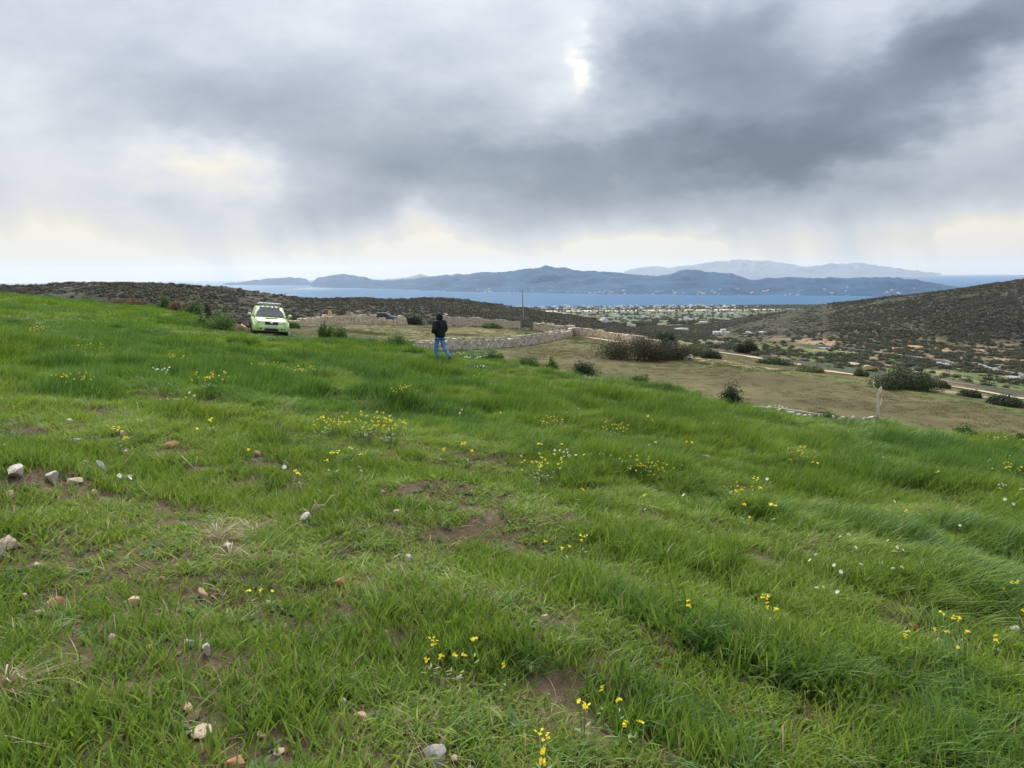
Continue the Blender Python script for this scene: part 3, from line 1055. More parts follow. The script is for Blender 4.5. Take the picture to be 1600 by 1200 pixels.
pts, rots, scls, idx, tint = [], [], [], [], []
ZONES = [(0.9, 4.5, 68, 175), (4.5, 9, 48, 125), (9, 17, 43, 56), (17, 33, 41, 27), (33, 84, 41, 10)]
for zi, (r0, r1, half, dens) in enumerate(ZONES):
    area = R(2 * half) / 2 * (r1 ** 2 - r0 ** 2)
    n = int(area * dens)
    r = np.sqrt(r0 ** 2 + (r1 ** 2 - r0 ** 2) * rng.random(n))
    a = R(half) * (2 * rng.random(n) - 1)
    x, y = r * np.sin(a), r * np.cos(a)
    ok = r < r_edge(a) * edge_wobble(a) + 0.35
    x, y, a, r = x[ok], y[ok], a[ok], r[ok]
    L, B = lush(x, y), bareness(x, y)
    keep = rng.random(len(x)) > B * 1.05
    thin = rng.random(len(x)) < (0.78 + 0.22 * L)
    keep &= thin
    x, y, a, r, L, B = x[keep], y[keep], a[keep], r[keep], L[keep], B[keep]
    n = len(x)
    z = zf(x, y)
    # tall and short swathes that run across the slope
    sw = fbm(x * 0.30 + 0.25 * y + 11, y * 0.85 - 0.2 * x, 3)
    hum = fbm(x * 1.1, y * 1.5 + 60, 2)
    uu, vv_ = 0.80 * x - 0.60 * y, 0.60 * x + 0.80 * y                      # along and across the drill rows
    tuft = sstep(fbm(uu * 0.85 + 70, vv_ * 1.9 + 9, 3), 0.38, 0.66)
    hs = 0.46 + 0.66 * L * (0.22 + 1.25 * sstep(sw, 0.34, 0.66)) + 0.25 * (hum - 0.5)
    hs *= 0.52 + 0.80 * tuft
    hs = np.where(r > 8, 0.34 + (hs - 0.34) * (1.0 + 0.35 * sstep(r, 8, 20)), hs)
    hs *= (1 - 0.5 * B) * (0.85 + 0.3 * rng.random(n))
    cxy = on_plane(418, 523)
    hs *= 0.25 + 0.75 * sstep(np.hypot((x - cxy.x) / 2.8, (y - cxy.y + 2.0) / 8.0), 0.7, 1.5)     # grass pressed down round the car
    hs = np.maximum(hs, 0.22)
    wdir = math.atan2(WIND[1], WIND[0]) + (fbm(x * 0.35, y * 0.35 + 30, 2) - 0.5) * 1.9 + rng.normal(0, 0.35, n)
    loose = rng.random(n) * 2 * np.pi
    yaw = np.where(rng.random(n) < 0.25 + 0.5 * (1 - L), loose, wdir)
    if zi <= 1:
        tall = rng.random(n) < np.clip((1.25 * L - 0.18) * (0.15 + 1.1 * tuft), 0.02, 1)
        id_ = np.where(tall, rng.integers(0, 6, n), rng.integers(6, 12, n))
        # blue-green cereal gathers in swathes
        blue = fbm(x * 0.45 + 90, y * 0.6, 2) + 0.25 * (tuft - 0.5) + 0.08 * rng.normal(size=n) > 0.50
        id_ = np.where(tall, (id_ // 2) * 2 + np.where(blue, 0, 1), id_)
        hs = np.where(tall, np.maximum(hs, 0.5) * 0.95, hs * 1.2)
        wsc = np.where(tall, 0.55 + 0.45 * np.minimum(hs, 1.0), 1.0) * (1.0 + 0.12 * (zi == 1))
    else:
        base, k = (12, 4) if zi == 2 else ((12, 4) if zi == 3 else (16, 4))
        id_ = base + rng.integers(0, k, n)
        blue = fbm(x * 0.22 + 90, y * 0.35, 2) + 0.25 * (tuft - 0.5) + 0.08 * rng.normal(size=n) > 0.50
        id_ = (id_ // 2) * 2 + np.where(blue, 0, 1)
        wsc = np.full(n, {2: 1.0, 3: 1.4, 4: 1.35}[zi]) * (0.72 + 0.28 * np.minimum(hs, 1.0))
        hs = hs * {2: 0.92, 3: 0.80, 4: 0.72}[zi]
    pts.append(np.stack([x, y, z], 1))
    rots.append(np.stack([rng.normal(0, 0.10, n), rng.normal(0, 0.10, n), yaw], 1))
    scls.append(np.stack([wsc, wsc, hs], 1))
    idx.append(id_)
    tn = 0.5 * fbm(x * 0.5 + 33, y * 0.7, 3) + 0.35 * fbm(x * 0.09 + 3, y * 0.09 + 70, 2) + 0.28 * rng.random(n) + 0.10 * (1 - L) - 0.30 * (tuft - 0.5)
    tint.append(np.clip((tn - 0.25) / 0.7, 0, 1))
GP, GR, GS, GI, GT = map(np.concatenate, (pts, rots, scls, idx, tint))
scatter('grass', 'thick wind-combed green grass covering the sloping field', GP, GR, GS, GI, GT, grass_src)
print('GRASS', len(GP))

# straw bits and small weeds lying through the turf
M_weed = leaf_mat('weed leaf', [(0.045, 0.095, 0.030), (0.075, 0.140, 0.045), (0.11, 0.185, 0.065)], 0.25, 0.7, 'tint', 0.08)


def rosette(i, n, L, wdt, up):
    g = np.random.default_rng(300 + i)
    V, Fc = [], []
    for k in range(n):
        a = 2 * math.pi * (k + g.random() * 0.6) / n
        l = L * (0.6 + 0.6 * g.random())
        e = up * (0.4 + g.random())
        dx, dy = math.cos(a), math.sin(a)
        px_, py_ = -dy, dx
        o = len(V)
        for t, ww in ((0.05, 0.15), (0.35, 0.8), (0.7, 1.0), (1.0, 0.1)):
            r_ = l * t
            h_ = l * (e * t - 0.55 * e * t * t) + 0.008
            V += [(dx * r_ - px_ * wdt * ww, dy * r_ - py_ * wdt * ww, h_), (dx * r_, dy * r_, h_ - 0.15 * wdt * ww), (dx * r_ + px_ * wdt * ww, dy * r_ + py_ * wdt * ww, h_)]
        for s in range(3):
            b_ = o + 3 * s
            Fc += [(b_, b_ + 1, b_ + 4, b_ + 3), (b_ + 1, b_ + 2, b_ + 5, b_ + 4)]
    return mesh_np('weed', np.array(V), np.array(Fc), [M_weed])


weed_src = hidden_collection('weed_rosette', [rosette(0, 9, 0.075, 0.010, 0.7), rosette(1, 14, 0.06, 0.006, 1.1), rosette(2, 7, 0.09, 0.014, 0.5), rosette(3, 22, 0.07, 0.003, 1.5)])


def field_pts(n, r0, r1, half, pw=0.6):
    r = r0 + (r1 - r0) * rng.random(n) ** (1 / pw) if pw > 1 else np.sqrt(r0 ** 2 + (r1 ** 2 - r0 ** 2) * rng.random(n) ** 1.4)
    a = R(half) * (2 * rng.random(n) - 1)
    x, y = r * np.sin(a), r * np.cos(a)
    ok = r < r_edge(a) - 0.2
    return x[ok], y[ok]


x, y = field_pts(3600, 1.3, 13, 46)
pr = rng.random(len(x)) < (1 - lush(x, y)) * 0.8 + bareness(x, y) * 0.5 + 0.08
x, y = x[pr], y[pr]
n = len(x)
s = 0.35 + 0.5 * rng.random(n)
scatter('small_weeds', 'small broad-leaved weeds among the thin turf', np.stack([x, y, zf(x, y)], 1), np.stack([rng.normal(0, .15, n), rng.normal(0, .15, n), rng.random(n) * 6.28], 1),
        np.stack([s, s, s], 1), rng.integers(0, 4, n), rng.random(n), weed_src)


def straw(i):
    g = np.random.default_rng(400 + i)
    v, f = clump(n=7, rad=0.07, h=0.10, width=0.004, lean=2.2, spread=1.2, wind=0.0, seg=3, seed=500 + i, droop=0.85)
    return mesh_np('straw', v, f, [M_dry])


straw_src = hidden_collection('straw_bit', [straw(i) for i in range(4)])
x, y = field_pts(3600, 1.3, 16, 46)
pr = rng.random(len(x)) < 0.04 + 0.14 * (1 - lush(x, y)) + 0.75 * bareness(x, y)
x, y = x[pr], y[pr]
n = len(x)
s = 0.5 + 0.7 * rng.random(n)
scatter('straw_litter', 'dry straw litter lying through the turf', np.stack([x, y, zf(x, y) + 0.006], 1), np.stack([rng.normal(0, .2, n), rng.normal(0, .2, n), rng.random(n) * 6.28], 1),
        np.stack([s, s, s], 1), rng.integers(0, 4, n), rng.random(n), straw_src)


# ------------------------------------------------------------------ shrubs
def leaf_cloud(g, lobes, n, size, flat_=0.35):
    """n leaf-sized faces spread through a set of lobes (centre, radii)"""
    vol = np.array([np.prod(l[1]) ** 0.67 for l in lobes])
    pick = g.choice(len(lobes), n, p=vol / vol.sum())
    c = np.array([l[0] for l in lobes])[pick]
    r = np.array([l[1] for l in lobes])[pick]
    d = g.normal(size=(n, 3))
    d /= np.linalg.norm(d, axis=1)[:, None]
    rad = g.random(n) ** 0.42 * (0.80 + 0.40 * g.random(n)) + (g.random(n) < 0.08) * 0.45 * g.random(n)
    p = c + d * r * rad[:, None]
    p[:, 2] = np.maximum(p[:, 2], 0.01)
    nr = d + g.normal(size=(n, 3)) * 0.9
    nr /= np.linalg.norm(nr, axis=1)[:, None]
    up = g.normal(size=(n, 3))
    u_ = np.cross(nr, up)
    u_ /= np.linalg.norm(u_, axis=1)[:, None]
    v_ = np.cross(nr, u_)
    s = (size * (0.6 + 0.8 * g.random(n)))[:, None]
    k = 0.45
    V = np.stack([p - u_ * s, p - v_ * s * k, p + u_ * s, p + v_ * s * k], 1).reshape(-1, 3)
    F_ = np.arange(4 * n).reshape(-1, 4)
    return V, F_


def stems_bm(g, lobes, n, r0):
    bm = bmesh.new()
    for k in range(n):
        c, r = lobes[int(g.integers(len(lobes)))]
        e = Vector(c) + Vector((g.normal() * r[0] * 0.4, g.normal() * r[1] * 0.4, r[2] * 0.45))
        b0 = Vector((0, 0, -0.05))
        m_ = (b0 + e) / 2 + Vector((g.normal() * 0.05, g.normal() * 0.05, 0.03))
        tube(bm, [b0, m_, e], [r0, r0 * 0.7, r0 * 0.3], 5)
    return bm


M_twig = flat('twig bark', (0.13, 0.10, 0.075), 0.9)
LEAFS = {
    'green': leaf_mat('shrub leaf green', [(0.040, 0.088, 0.018), (0.072, 0.138, 0.028), (0.115, 0.190, 0.042)], 0.25, 0.5),
    'dark': leaf_mat('shrub leaf dark', [(0.016, 0.030, 0.009), (0.030, 0.050, 0.015), (0.052, 0.075, 0.024)], 0.2, 0.5),
    'brown': leaf_mat('shrub leaf brown', [(0.020, 0.021, 0.009), (0.036, 0.035, 0.014), (0.058, 0.054, 0.022)], 0.2, 0.65),
    'russet': leaf_mat('shrub leaf russet', [(0.10, 0.065, 0.04), (0.17, 0.115, 0.07), (0.25, 0.18, 0.11)], 0.2, 0.7),
    'olive': leaf_mat('shrub leaf olive', [(0.06, 0.075, 0.03), (0.10, 0.115, 0.045), (0.15, 0.155, 0.07)], 0.25, 0.6),
    'straw': leaf_mat('dry stalk', [(0.22, 0.17, 0.10), (0.34, 0.27, 0.165), (0.44, 0.37, 0.24)], 0.2, 0.7),
}


def shrub(name, label, loc, wid, hgt, kind, n=900, leaf=0.05, seed=0, group='shrubs along the field edge', depth=None, cat='shrub', nl=10):
    g = np.random.default_rng(700 + seed)
    dp = depth or wid * 0.8
    lobes = []
    for k in range(nl):
        fx = (g.random() * 2 - 1) * 0.62
        hh = hgt * (0.45 + 0.55 * g.random()) * (1 - 0.45 * abs(fx))
        lobes.append(((fx * wid / 2, (g.random() * 2 - 1) * 0.5 * dp / 2, hh * 0.5), (wid * (0.11 + 0.13 * g.random()), dp * 0.24, hh * (0.42 + 0.22 * g.random()))))
    root = tag(link(name, None, loc=loc), label, cat, group)
    V, F_ = leaf_cloud(g, lobes, n, leaf)
    link('foliage', mesh_np('foliage', V, F_, [LEAFS[kind]], smooth=False), root)
    bm_obj('branches', stems_bm(g, lobes, 9, 0.012 + 0.01 * hgt), M_twig, root)
    return root


def fpx(px, py, d):
    """metres per photograph pixel at depth d"""
    return d / F


# shrubs standing on the edge of the field: (px, base y, width px, height px, kind, label, placed on field or land)
EDGE_SHRUBS = [
    (205, 478, 60, 16, 'russet', 'wide russet-brown thorn shrub on the skyline of the upper field', 'shrub'),
    (254, 479, 22, 16, 'green', 'small green shrub touching the russet thorn shrub', 'shrub'),
    (278, 480, 32, 14, 'russet', 'low reddish dead shrub between two green shrubs', 'shrub'),
    (300, 487, 36, 18, 'green', 'green shrub above the bare earth bank on the upper field edge', 'shrub'),
    (324, 494, 14, 22, 'olive', 'narrow upright yellowish shrub above the bank', 'shrub'),
    (318, 510, 24, 18, 'green', 'rounded bluish green shrub at the foot of the bank', 'shrub'),
    (348, 517, 60, 27, 'green', 'large dark green shrub on the verge beside the lime green car', 'shrub'),
    (346, 501, 38, 14, 'olive', 'yellow-brown shrub behind the large verge shrub', 'shrub'),
    (508, 528, 22, 24, 'green', 'upright green shrub, nearer the car of the pair in front of the walled pasture', 'shrub'),
    (531, 533, 34, 23, 'green', 'broader green shrub, second of the pair in front of the walled pasture', 'shrub'),
    (556, 536, 30, 10, 'olive', 'low yellowish scrub right of the pair of green shrubs', 'shrub'),
    (580, 536, 26, 9, 'green', 'low dark green scrub left of the rounded shrub', 'shrub'),
    (623, 543, 44, 22, 'green', 'rounded green shrub at the left end of the near stone wall', 'shrub'),
    (770, 563, 34, 18, 'green', 'leafy green shrub behind the white flowers near the person', 'shrub'),
    (826, 574, 30, 20, 'green', 'thin leafy shrub between the dry stalks and the dark green shrub', 'shrub'),
    (862, 580, 30, 24, 'green', 'upright dark green shrub in front of the fallow field', 'shrub'),
    (908, 587, 52, 22, 'dark', 'broad dark green shrub to the right of the upright one', 'shrub'),
    (1002, 598, 32, 16, 'green', 'small green shrub alone on the fallow field edge', 'shrub'),
    (1138, 627, 44, 30, 'dark', 'pointed dark green shrub leaning right before the fallow field', 'shrub'),
    (1290, 655, 40, 10, 'green', 'low green scrub under the row of white stones', 'shrub'),
    (1515, 686, 60, 16, 'green', 'leafy green weeds among yellow blooms on the right edge', 'shrub'),
    (1598, 700, 50, 24, 'dark', 'dark green bush cut by the right edge of the view', 'bush'),
]
for i, (px, py, wp, hp, kind, lab, ct) in enumerate(EDGE_SHRUBS):
    p = on_field(px, py)
    k = p.y / F
    shrub('shrub' if ct == 'shrub' else 'bush', lab, p - Vector((0, 0, 0.04)), wp * k * 1.15, max((at_depth(px, py - hp, p.y) - p).z * 1.25 + 0.05, 0.25), kind, n=int(1700 + 34 * wp), leaf=max(0.03, 1.15 * k), seed=i, cat=ct)

LAND_SHRUBS = [
    (990, 563, 128, 42, 'brown', 'large low brown thorn bush sprawling at the fallow field edge', 1),
    (1045, 562, 84, 27, 'brown', 'lower brown thorn bush continuing right of the large one', 1),
    (1037, 537, 34, 22, 'dark', 'rounded dark bush standing on the far wall line', 1),
    (1090, 556, 60, 16, 'olive', 'mixed olive scrub right of the brown thorn bushes', 1),
    (1110, 560, 34, 14, 'dark', 'dark shrub at the start of the pale track', 1),
    (1165, 552, 36, 20, 'brown', 'brown rounded bush above the pale track', 1),
    (1210, 569, 60, 10, 'dark', 'low dark hedge growth along the left stretch of pale track', 1),
    (1260, 581, 50, 10, 'olive', 'low olive scrub along the pale track, middle stretch', 1),
    (1415, 608, 114, 32, 'dark', 'large dark green bush on the far edge of the fallow field', 1),
    (1515, 620, 40, 12, 'dark', 'low dark shrub below the pale track, left of two', 1),
    (1572, 634, 66, 16, 'dark', 'low dark shrub below the pale track, right of two', 1),
    (647, 507, 30, 14, 'dark', 'dark shrub against the far wall of the walled pasture', 1),
    (850, 518, 26, 10, 'dark', 'dark shrub in the far corner of the walled pasture', 1),
    (770, 513, 34, 8, 'green', 'low green scrub along the foot of the far wall', 1),
    (1345, 588, 24, 12, 'olive', 'small olive shrub beside the pale boulder', 1),
    (455, 513, 30, 9, 'green', 'low green shrub just right of the lime green car', 1),
    (1470, 606, 30, 12, 'brown', 'brown scrub at the right end of the large dark bush', 1),
]
for i, (px, py, wp, hp, kind, lab, _x) in enumerate(LAND_SHRUBS):
    p = on_land(px, py)
    k = p.y / F
    shrub('bush' if wp > 70 else 'shrub', lab, p - Vector((0, 0, 0.15)), wp * k * 1.08, hp * k * 1.3 + 0.12, kind, n=int(4000 + 130 * wp), leaf=max(0.05, 0.95 * k), seed=60 + i,
          group='bushes around the fallow field and pasture', cat='bush' if wp > 70 else 'shrub', nl=20)

# ------------------------------------------------------------------ stones
M_stone = {}
for nm, c in dict(white=(0.58, 0.53, 0.46), tan=(0.47, 0.34, 0.20), orange=(0.42, 0.235, 0.115), grey=(0.36, 0.335, 0.295), brown=(0.30, 0.20, 0.125), pink=(0.50, 0.385, 0.29)).items():
    m, t, b = new_mat('stone ' + nm)
    tc_ = t.new('ShaderNodeTexCoord')
    oi = t.new('ShaderNodeObjectInfo')
    vec = t.vm('ADD', tc_.outputs['Object'], t.xyz(t.m('MULTIPLY', oi.outputs['Random'], 40.0), 0.0, 0.0))
    k = t.m('ADD', t.m('MULTIPLY', t.noise(vec, 9, 6, 0.65), 0.7), t.m('MULTIPLY', t.noise(vec, 60, 3, 0.6), 0.3))
    soil = (0.20, 0.13, 0.08)
    t.l.new(t.ramp(k, [(0.30, soil), (0.42, tuple(x * 0.75 for x in c)), (0.56, c), (0.72, tuple(min(0.8, x * 1.25 + 0.03) for x in c))]), b.inputs['Base Color'])
    b.inputs['Roughness'].default_value = 0.9
    b.inputs['Specular IOR Level'].default_value = 0.2
    bp = t.new('ShaderNodeBump')
    bp.inputs['Strength'].default_value = 0.5
    bp.inputs['Distance'].default_value = 0.01
    t.l.new(t.noise(vec, 35, 5, 0.6), bp.inputs['Height'])
    t.l.new(bp.outputs[0], b.inputs['Normal'])
    M_stone[nm] = m


def rock_mesh(seed, mat, sub=2, cuts=13):
    """a broken fieldstone: sphere cut by random planes, then roughened"""
    g = np.random.default_rng(seed)
    bm = bmesh.new()
    bmesh.ops.create_icosphere(bm, subdivisions=sub + 1, radius=0.62)
    for _ in range(cuts):
        nr = Vector(g.normal(size=3)).normalized()
        dd = 0.24 + 0.20 * g.random()
        for v in bm.verts:
            e = v.co.dot(nr) - dd
            if e > 0:
                v.co -= nr * e * 0.985
    for v in bm.verts:
        q = v.co * 3.0
        n = float(fbm(q.x + seed, q.y + q.z * 0.7, 3)) - 0.5
        v.co *= 1 + 0.10 * n
    ex = max(abs(v.co.x) for v in bm.verts), max(abs(v.co.y) for v in bm.verts), max(abs(v.co.z) for v in bm.verts)
    for v in bm.verts:
        v.co = Vector((v.co.x / ex[0] * 0.5, v.co.y / ex[1] * 0.5, v.co.z / ex[2] * 0.5))
    me = bpy.data.meshes.new('stone')
    bm.to_mesh(me)
    bm.free()
    me.materials.append(mat)
    me.polygons.foreach_set('use_smooth', [True] * len(me.polygons))
    me.set_sharp_from_angle(angle=R(22))
    return me


ROCKS = {nm: [rock_mesh(20 + 7 * i + len(nm), m) for i in range(5)] for nm, m in M_stone.items()}
_un = [i for i, s_ in enumerate(STONES) if s_[5] is None]
_lab = dict(zip(_un, which([STONES[i][:2] for i in _un], 'small half-hidden stone')))
for i, (px, py, wp, hp, colr, lab) in enumerate(STONES):
    p = on_field(px, min(py + hp * 0.35, 1199 if py < 1190 else 1215))
    k = (p - CAM).length / F
    g = np.random.default_rng(i)
    me = ROCKS[colr][i % 5]
    W_, H_ = wp * k * 1.08, hp * k * 1.15
    o = link('stone' if lab is None or 'clod' not in lab else 'clod', me, loc=p + Vector((0, 0, H_ * 0.32)), rot=(g.normal() * 0.12, g.normal() * 0.12, g.normal() * 0.35), scl=(W_, W_ * (0.7 + 0.3 * g.random()), H_ * 1.1))
    tag(o, lab or _lab[i], 'stone', 'stones scattered in the field')
ORDINAL = ('first second third fourth fifth sixth seventh eighth ninth tenth eleventh twelfth thirteenth fourteenth fifteenth sixteenth seventeenth eighteenth nineteenth').split()
# a broken row of white stones along the terrace edge by the bare sapling
g = np.random.default_rng(77)
for i in range(19):
    px = 1190 + 180 * (i + 0.9 * g.random()) / 19
    py = 633 + (px - 1170) * 0.118 + g.normal() * 2.0
    p = on_field(px, py + 4)
    k = p.y / F
    s = (3.5 + 5.5 * g.random()) * k
    o = link('stone', ROCKS['white' if g.random() < .7 else 'grey'][i % 5], loc=p + Vector((0, 0, 0.05 + s * 0.2 + 0.06 * g.random())), rot=(g.normal() * .3, g.normal() * .3, g.random() * 6), scl=(s * 1.5, s, s))
    tag(o, '%s small white stone left of the bare sapling along the terrace edge' % ORDINAL[18 - i], 'stone', 'white stones along the terrace edge')
# gravel
M_peb = M_stone['pink']
peb_src = hidden_collection('pebble', [rock_mesh(70 + i, M_stone[['tan', 'pink', 'white', 'brown'][i]], sub=0) for i in range(4)])
x, y = field_pts(3000, 1.3, 14, 46)
pr = rng.random(len(x)) < 0.02 + 0.95 * bareness(x, y)
x, y = x[pr], y[pr]
n = len(x)
s = 0.006 + 0.022 * rng.random(n) ** 2.5
scatter('gravel', 'tiny stones lying on the bare soil patches', np.stack([x, y, zf(x, y) + s * 0.2], 1), rng.random((n, 3)) * 6.28, np.stack([s * 1.3, s, s * 0.8], 1), rng.integers(0, 4, n), rng.random(n), peb_src)

# ------------------------------------------------------------------ dry tufts, dead stalks
M_drystem = flat('dead stalk', (0.52, 0.44, 0.31), 0.8)


def dry_tuft(label, px, py, wid, hgt, n, seed, flatn=1.6):
    p = on_field(px, py)
    root = tag(link('dry_grass_tuft', None, loc=p), label, 'dry grass', 'tufts of dead grass')
    v, f = clump(n=n, rad=wid * 0.35, h=hgt, width=0.005, lean=flatn, spread=1.0, wind=0.3, seg=4, seed=seed, droop=0.8)
    link('dead_blades', mesh_np('dead_blades', v, f, [M_dry]), root)
    bm = bmesh.new()
    g = np.random.default_rng(seed)
    for k in range(8):
        a = g.random() * 6.28
        l = wid * (0.4 + 0.5 * g.random())
        tube(bm, [(0, 0, 0.02), (math.cos(a) * l * .5, math.sin(a) * l * .5, 0.05 + 0.05 * g.random()), (math.cos(a) * l, math.sin(a) * l, 0.01 + 0.08 * g.random())], [0.003, 0.0025, 0.001], 5)
    bm_obj('dry_stems', bm, M_drystem, root)


dry_tuft('tangled straw-coloured grass mound on the bare patch left of centre', 340, 845, 0.34, 0.16, 240, 1)
dry_tuft('flattened pale straw below the straw-coloured mound', 360, 875, 0.22, 0.10, 120, 2, 2.2)
dry_tuft('dense dry straw tuft cut by the left edge near the bottom', 6, 1082, 0.14, 0.13, 260, 3)
dry_tuft('dry grass mound alone on the right slope', 1262, 798, 0.34, 0.18, 180, 4)
dry_tuft('grey dead grass behind the straw-coloured mound', 395, 832, 0.30, 0.12, 110, 5, 2.0)
dry_tuft('dry fibrous root clump at the foot of the long dead stalk', 484, 806, 0.16, 0.09, 90, 6, 2.0)
dry_tuft('pale dry stalks before the fallow field right of the person', 790, 572, 0.9, 0.45, 260, 7, 0.5)
dry_tuft('tall dry stalks beside the dark green shrub', 850, 575, 0.5, 0.5, 120, 8, 0.5)
dry_tuft('tan dead grass between the shrubs on the fallow edge', 960, 592, 0.9, 0.3, 220, 9, 0.8)
dry_tuft('tan dead grass beside the lying branch', 1165, 640, 0.8, 0.25, 220, 10, 0.8)
dry_tuft('tan dead grass on the bank by the car', 470, 527, 2.0, 0.45, 320, 11, 0.6)


def stalk(label, px, py, pts, r=0.004, twigs=(), name='dead_stalk', mat=None, group='dead stalks in the field'):
    p = on_field(px, py)
    root = tag(link(name, None, loc=p), label, 'dead stalk' if name == 'dead_stalk' else name.replace('_', ' '), group)
    bm = bmesh.new()
    tube(bm, pts, [r * (1 - 0.5 * i / len(pts)) for i in range(len(pts))], 6)
    bm_obj('stem', bm, mat or M_drystem, root)
    for tw in twigs:
        bm = bmesh.new()
        tube(bm, tw, [r * 0.7, r * 0.5, r * 0.3][:len(tw)], 5)
        bm_obj('twig', bm, mat or M_drystem, root)
    return root


stalk('long bent dead stalk with a pale knob leaning right at centre left', 486, 806, [(0, 0, 0), (0.06, 0, 0.075), (0.11, 0, 0.09), (0.17, 0, 0.16), (0.19, 0, 0.165)], 0.005, [[(0.06, 0, .075), (0.03, 0, .13)]])
stalk('forked dead stem standing beside the round pale stone', 640, 915, [(0, 0, 0), (-.02, 0, .06), (-.05, 0, .13)], 0.0035, [[(0, 0, 0.01), (.01, 0, .06), (0.0, 0, .10)]])
stalk('short forked dead stalk on the bare patch upper left', 305, 733, [(0, 0, 0), (-.06, 0, .06), (-.12, 0, .13)], 0.006, [[(0, 0, 0.02), (.03, 0, .12)]])
stalk('thin upright dead stem by the pointed pale stone', 184, 1000, [(0, 0, 0), (-.005, 0, .06), (-.008, 0, .12)], 0.002)
stalk('thin dead stem by the lying stalks at the left edge', 20, 815, [(0, 0, 0), (.01, 0, .05), (.02, 0, .10)], 0.004)
stalk('dead stem leaning left in the upper left turf', 240, 780, [(0, 0, 0), (-.05, 0, .05), (-.10, 0, .11)], 0.004)
stalk('crooked pale stem standing above the straw mound', 217, 655, [(0, 0, 0), (0.01, 0, .10), (-.01, 0, .22)], 0.006)
stalk('thin bare stem standing in the tall grass at the bottom right', 1222, 1195, [(0, 0, 0), (0, 0, .09), (-.003, 0, .17)], 0.0028)
# the bare sapling and the lying branch on the right edge
M_pale = flat('bleached bark', (0.50, 0.45, 0.39), 0.8)
p0 = on_field(1371, 660)
k0 = p0.y / F
sap = tag(link('bare_sapling', None, loc=p0 - Vector((0, 0, .05))), 'bare bleached sapling standing before the fallow field on the right', 'sapling')
bm = bmesh.new()
tube(bm, [(0, 0, 0), (0, 0, 18 * k0), (-2 * k0, 0, 38 * k0), (-1 * k0, 0, 52 * k0), (3 * k0, 0, 60 * k0)], [2.6 * k0, 2.3 * k0, 1.9 * k0, 1.3 * k0, .5 * k0], 8)
bm_obj('trunk', bm, M_pale, sap)
for tw in ([(-1, 50), (-6, 56), (-10, 62)], [(0, 24), (4, 30), (6, 40)], [(-1, 46), (3, 50), (5, 57)], [(-10, 62), (-9, 66)]):
    bm = bmesh.new()
    tube(bm, [(q[0] * k0, 0.02 * j, q[1] * k0) for j, q in enumerate(tw)], [1.0 * k0, .7 * k0, .35 * k0][:len(tw)], 6)
    bm_obj('branch', bm, M_pale, sap)
p1_, p2_ = on_field(1176, 641), on_field(1300, 654)
br_ = tag(link('fallen_branch', None, loc=p1_ + Vector((0, 0, .12))), 'fallen grey branch propped on its side twigs at the terrace edge', 'branch')
dv = p2_ - p1_
bm = bmesh.new()
tube(bm, [(0, 0, 0), dv * 0.3 + Vector((0, 0, .04)), dv * 0.65 + Vector((0, 0, .03)), dv], [0.018, 0.02, 0.018, 0.012], 7)
bm_obj('limb', bm, M_pale, br_)
for f_, sx_ in ((0.10, -.16), (0.24, -.12), (0.46, -.22)):
    bm = bmesh.new()
    s0 = dv * f_ + Vector((0, 0, .03))
    tube(bm, [s0, s0 + Vector((sx_ * .6, -.15, -.06)), s0 + Vector((sx_, -.3, -.20))], [.011, .009, .005], 6)
    bm_obj('side_twig', bm, M_pale, br_)


# ------------------------------------------------------------------ dry stone walls, tracks
def wall_mat(name, cols):
    m, t, b = new_mat(name)
    g_ = t.new('ShaderNodeNewGeometry')
    tc_ = t.new('ShaderNodeTexCoord')
    c = t.ramp(g_.outputs['Random Per Island'], [(i / (len(cols) - 1), q) for i, q in enumerate(cols)])
    n = t.noise(tc_.outputs['Object'], 6.0, 5, 0.65)
    t.l.new(t.mix(1.0, c, t.ramp(n, [(0.3, (0.55, 0.55, 0.52)), (0.6, (1.05, 1.05, 1.05))]), 'MULTIPLY'), b.inputs['Base Color'])
    b.inputs['Roughness'].default_value = 0.95
    b.inputs['Specular IOR Level'].default_value = 0.15
    return m


M_wgrey = wall_mat('dry wall grey stone', [(0.36, 0.32, 0.26), (0.56, 0.51, 0.43), (0.48, 0.39, 0.29), (0.70, 0.65, 0.57), (0.30, 0.27, 0.22), (0.62, 0.57, 0.49)])
M_wtan = wall_mat('dry wall tan stone', [(0.46, 0.37, 0.26), (0.64, 0.54, 0.40), (0.56, 0.42, 0.28), (0.72, 0.66, 0.54), (0.36, 0.30, 0.23), (0.68, 0.60, 0.47)])
M_wpale = wall_mat('pale kerb stone', [(0.30, 0.28, 0.25), (0.38, 0.36, 0.33), (0.24, 0.22, 0.20)])
M_core = flat('wall rubble fill', (0.12, 0.10, 0.08), 1.0)
M_track = flat('pale dirt track', (0.37, 0.30, 0.205), 0.95, var=0.25, scale=0.8)
M_road = flat('pale concrete road', (0.26, 0.255, 0.245), 0.9, var=0.15, scale=0.3)


def polyline(pts, step):
    pts = [Vector(p) for p in pts]
    out, acc = [], 0.0
    L = [0.0]
    for a, b in zip(pts, pts[1:]):
        L.append(L[-1] + (Vector((b.x - a.x, b.y - a.y))).length)
    n = max(2, int(L[-1] / step))
    xs_, ys_ = np.interp(np.linspace(0, L[-1], n), L, [p.x for p in pts]), np.interp(np.linspace(0, L[-1], n), L, [p.y for p in pts])
    return np.linspace(0, L[-1], n), xs_, ys_, L


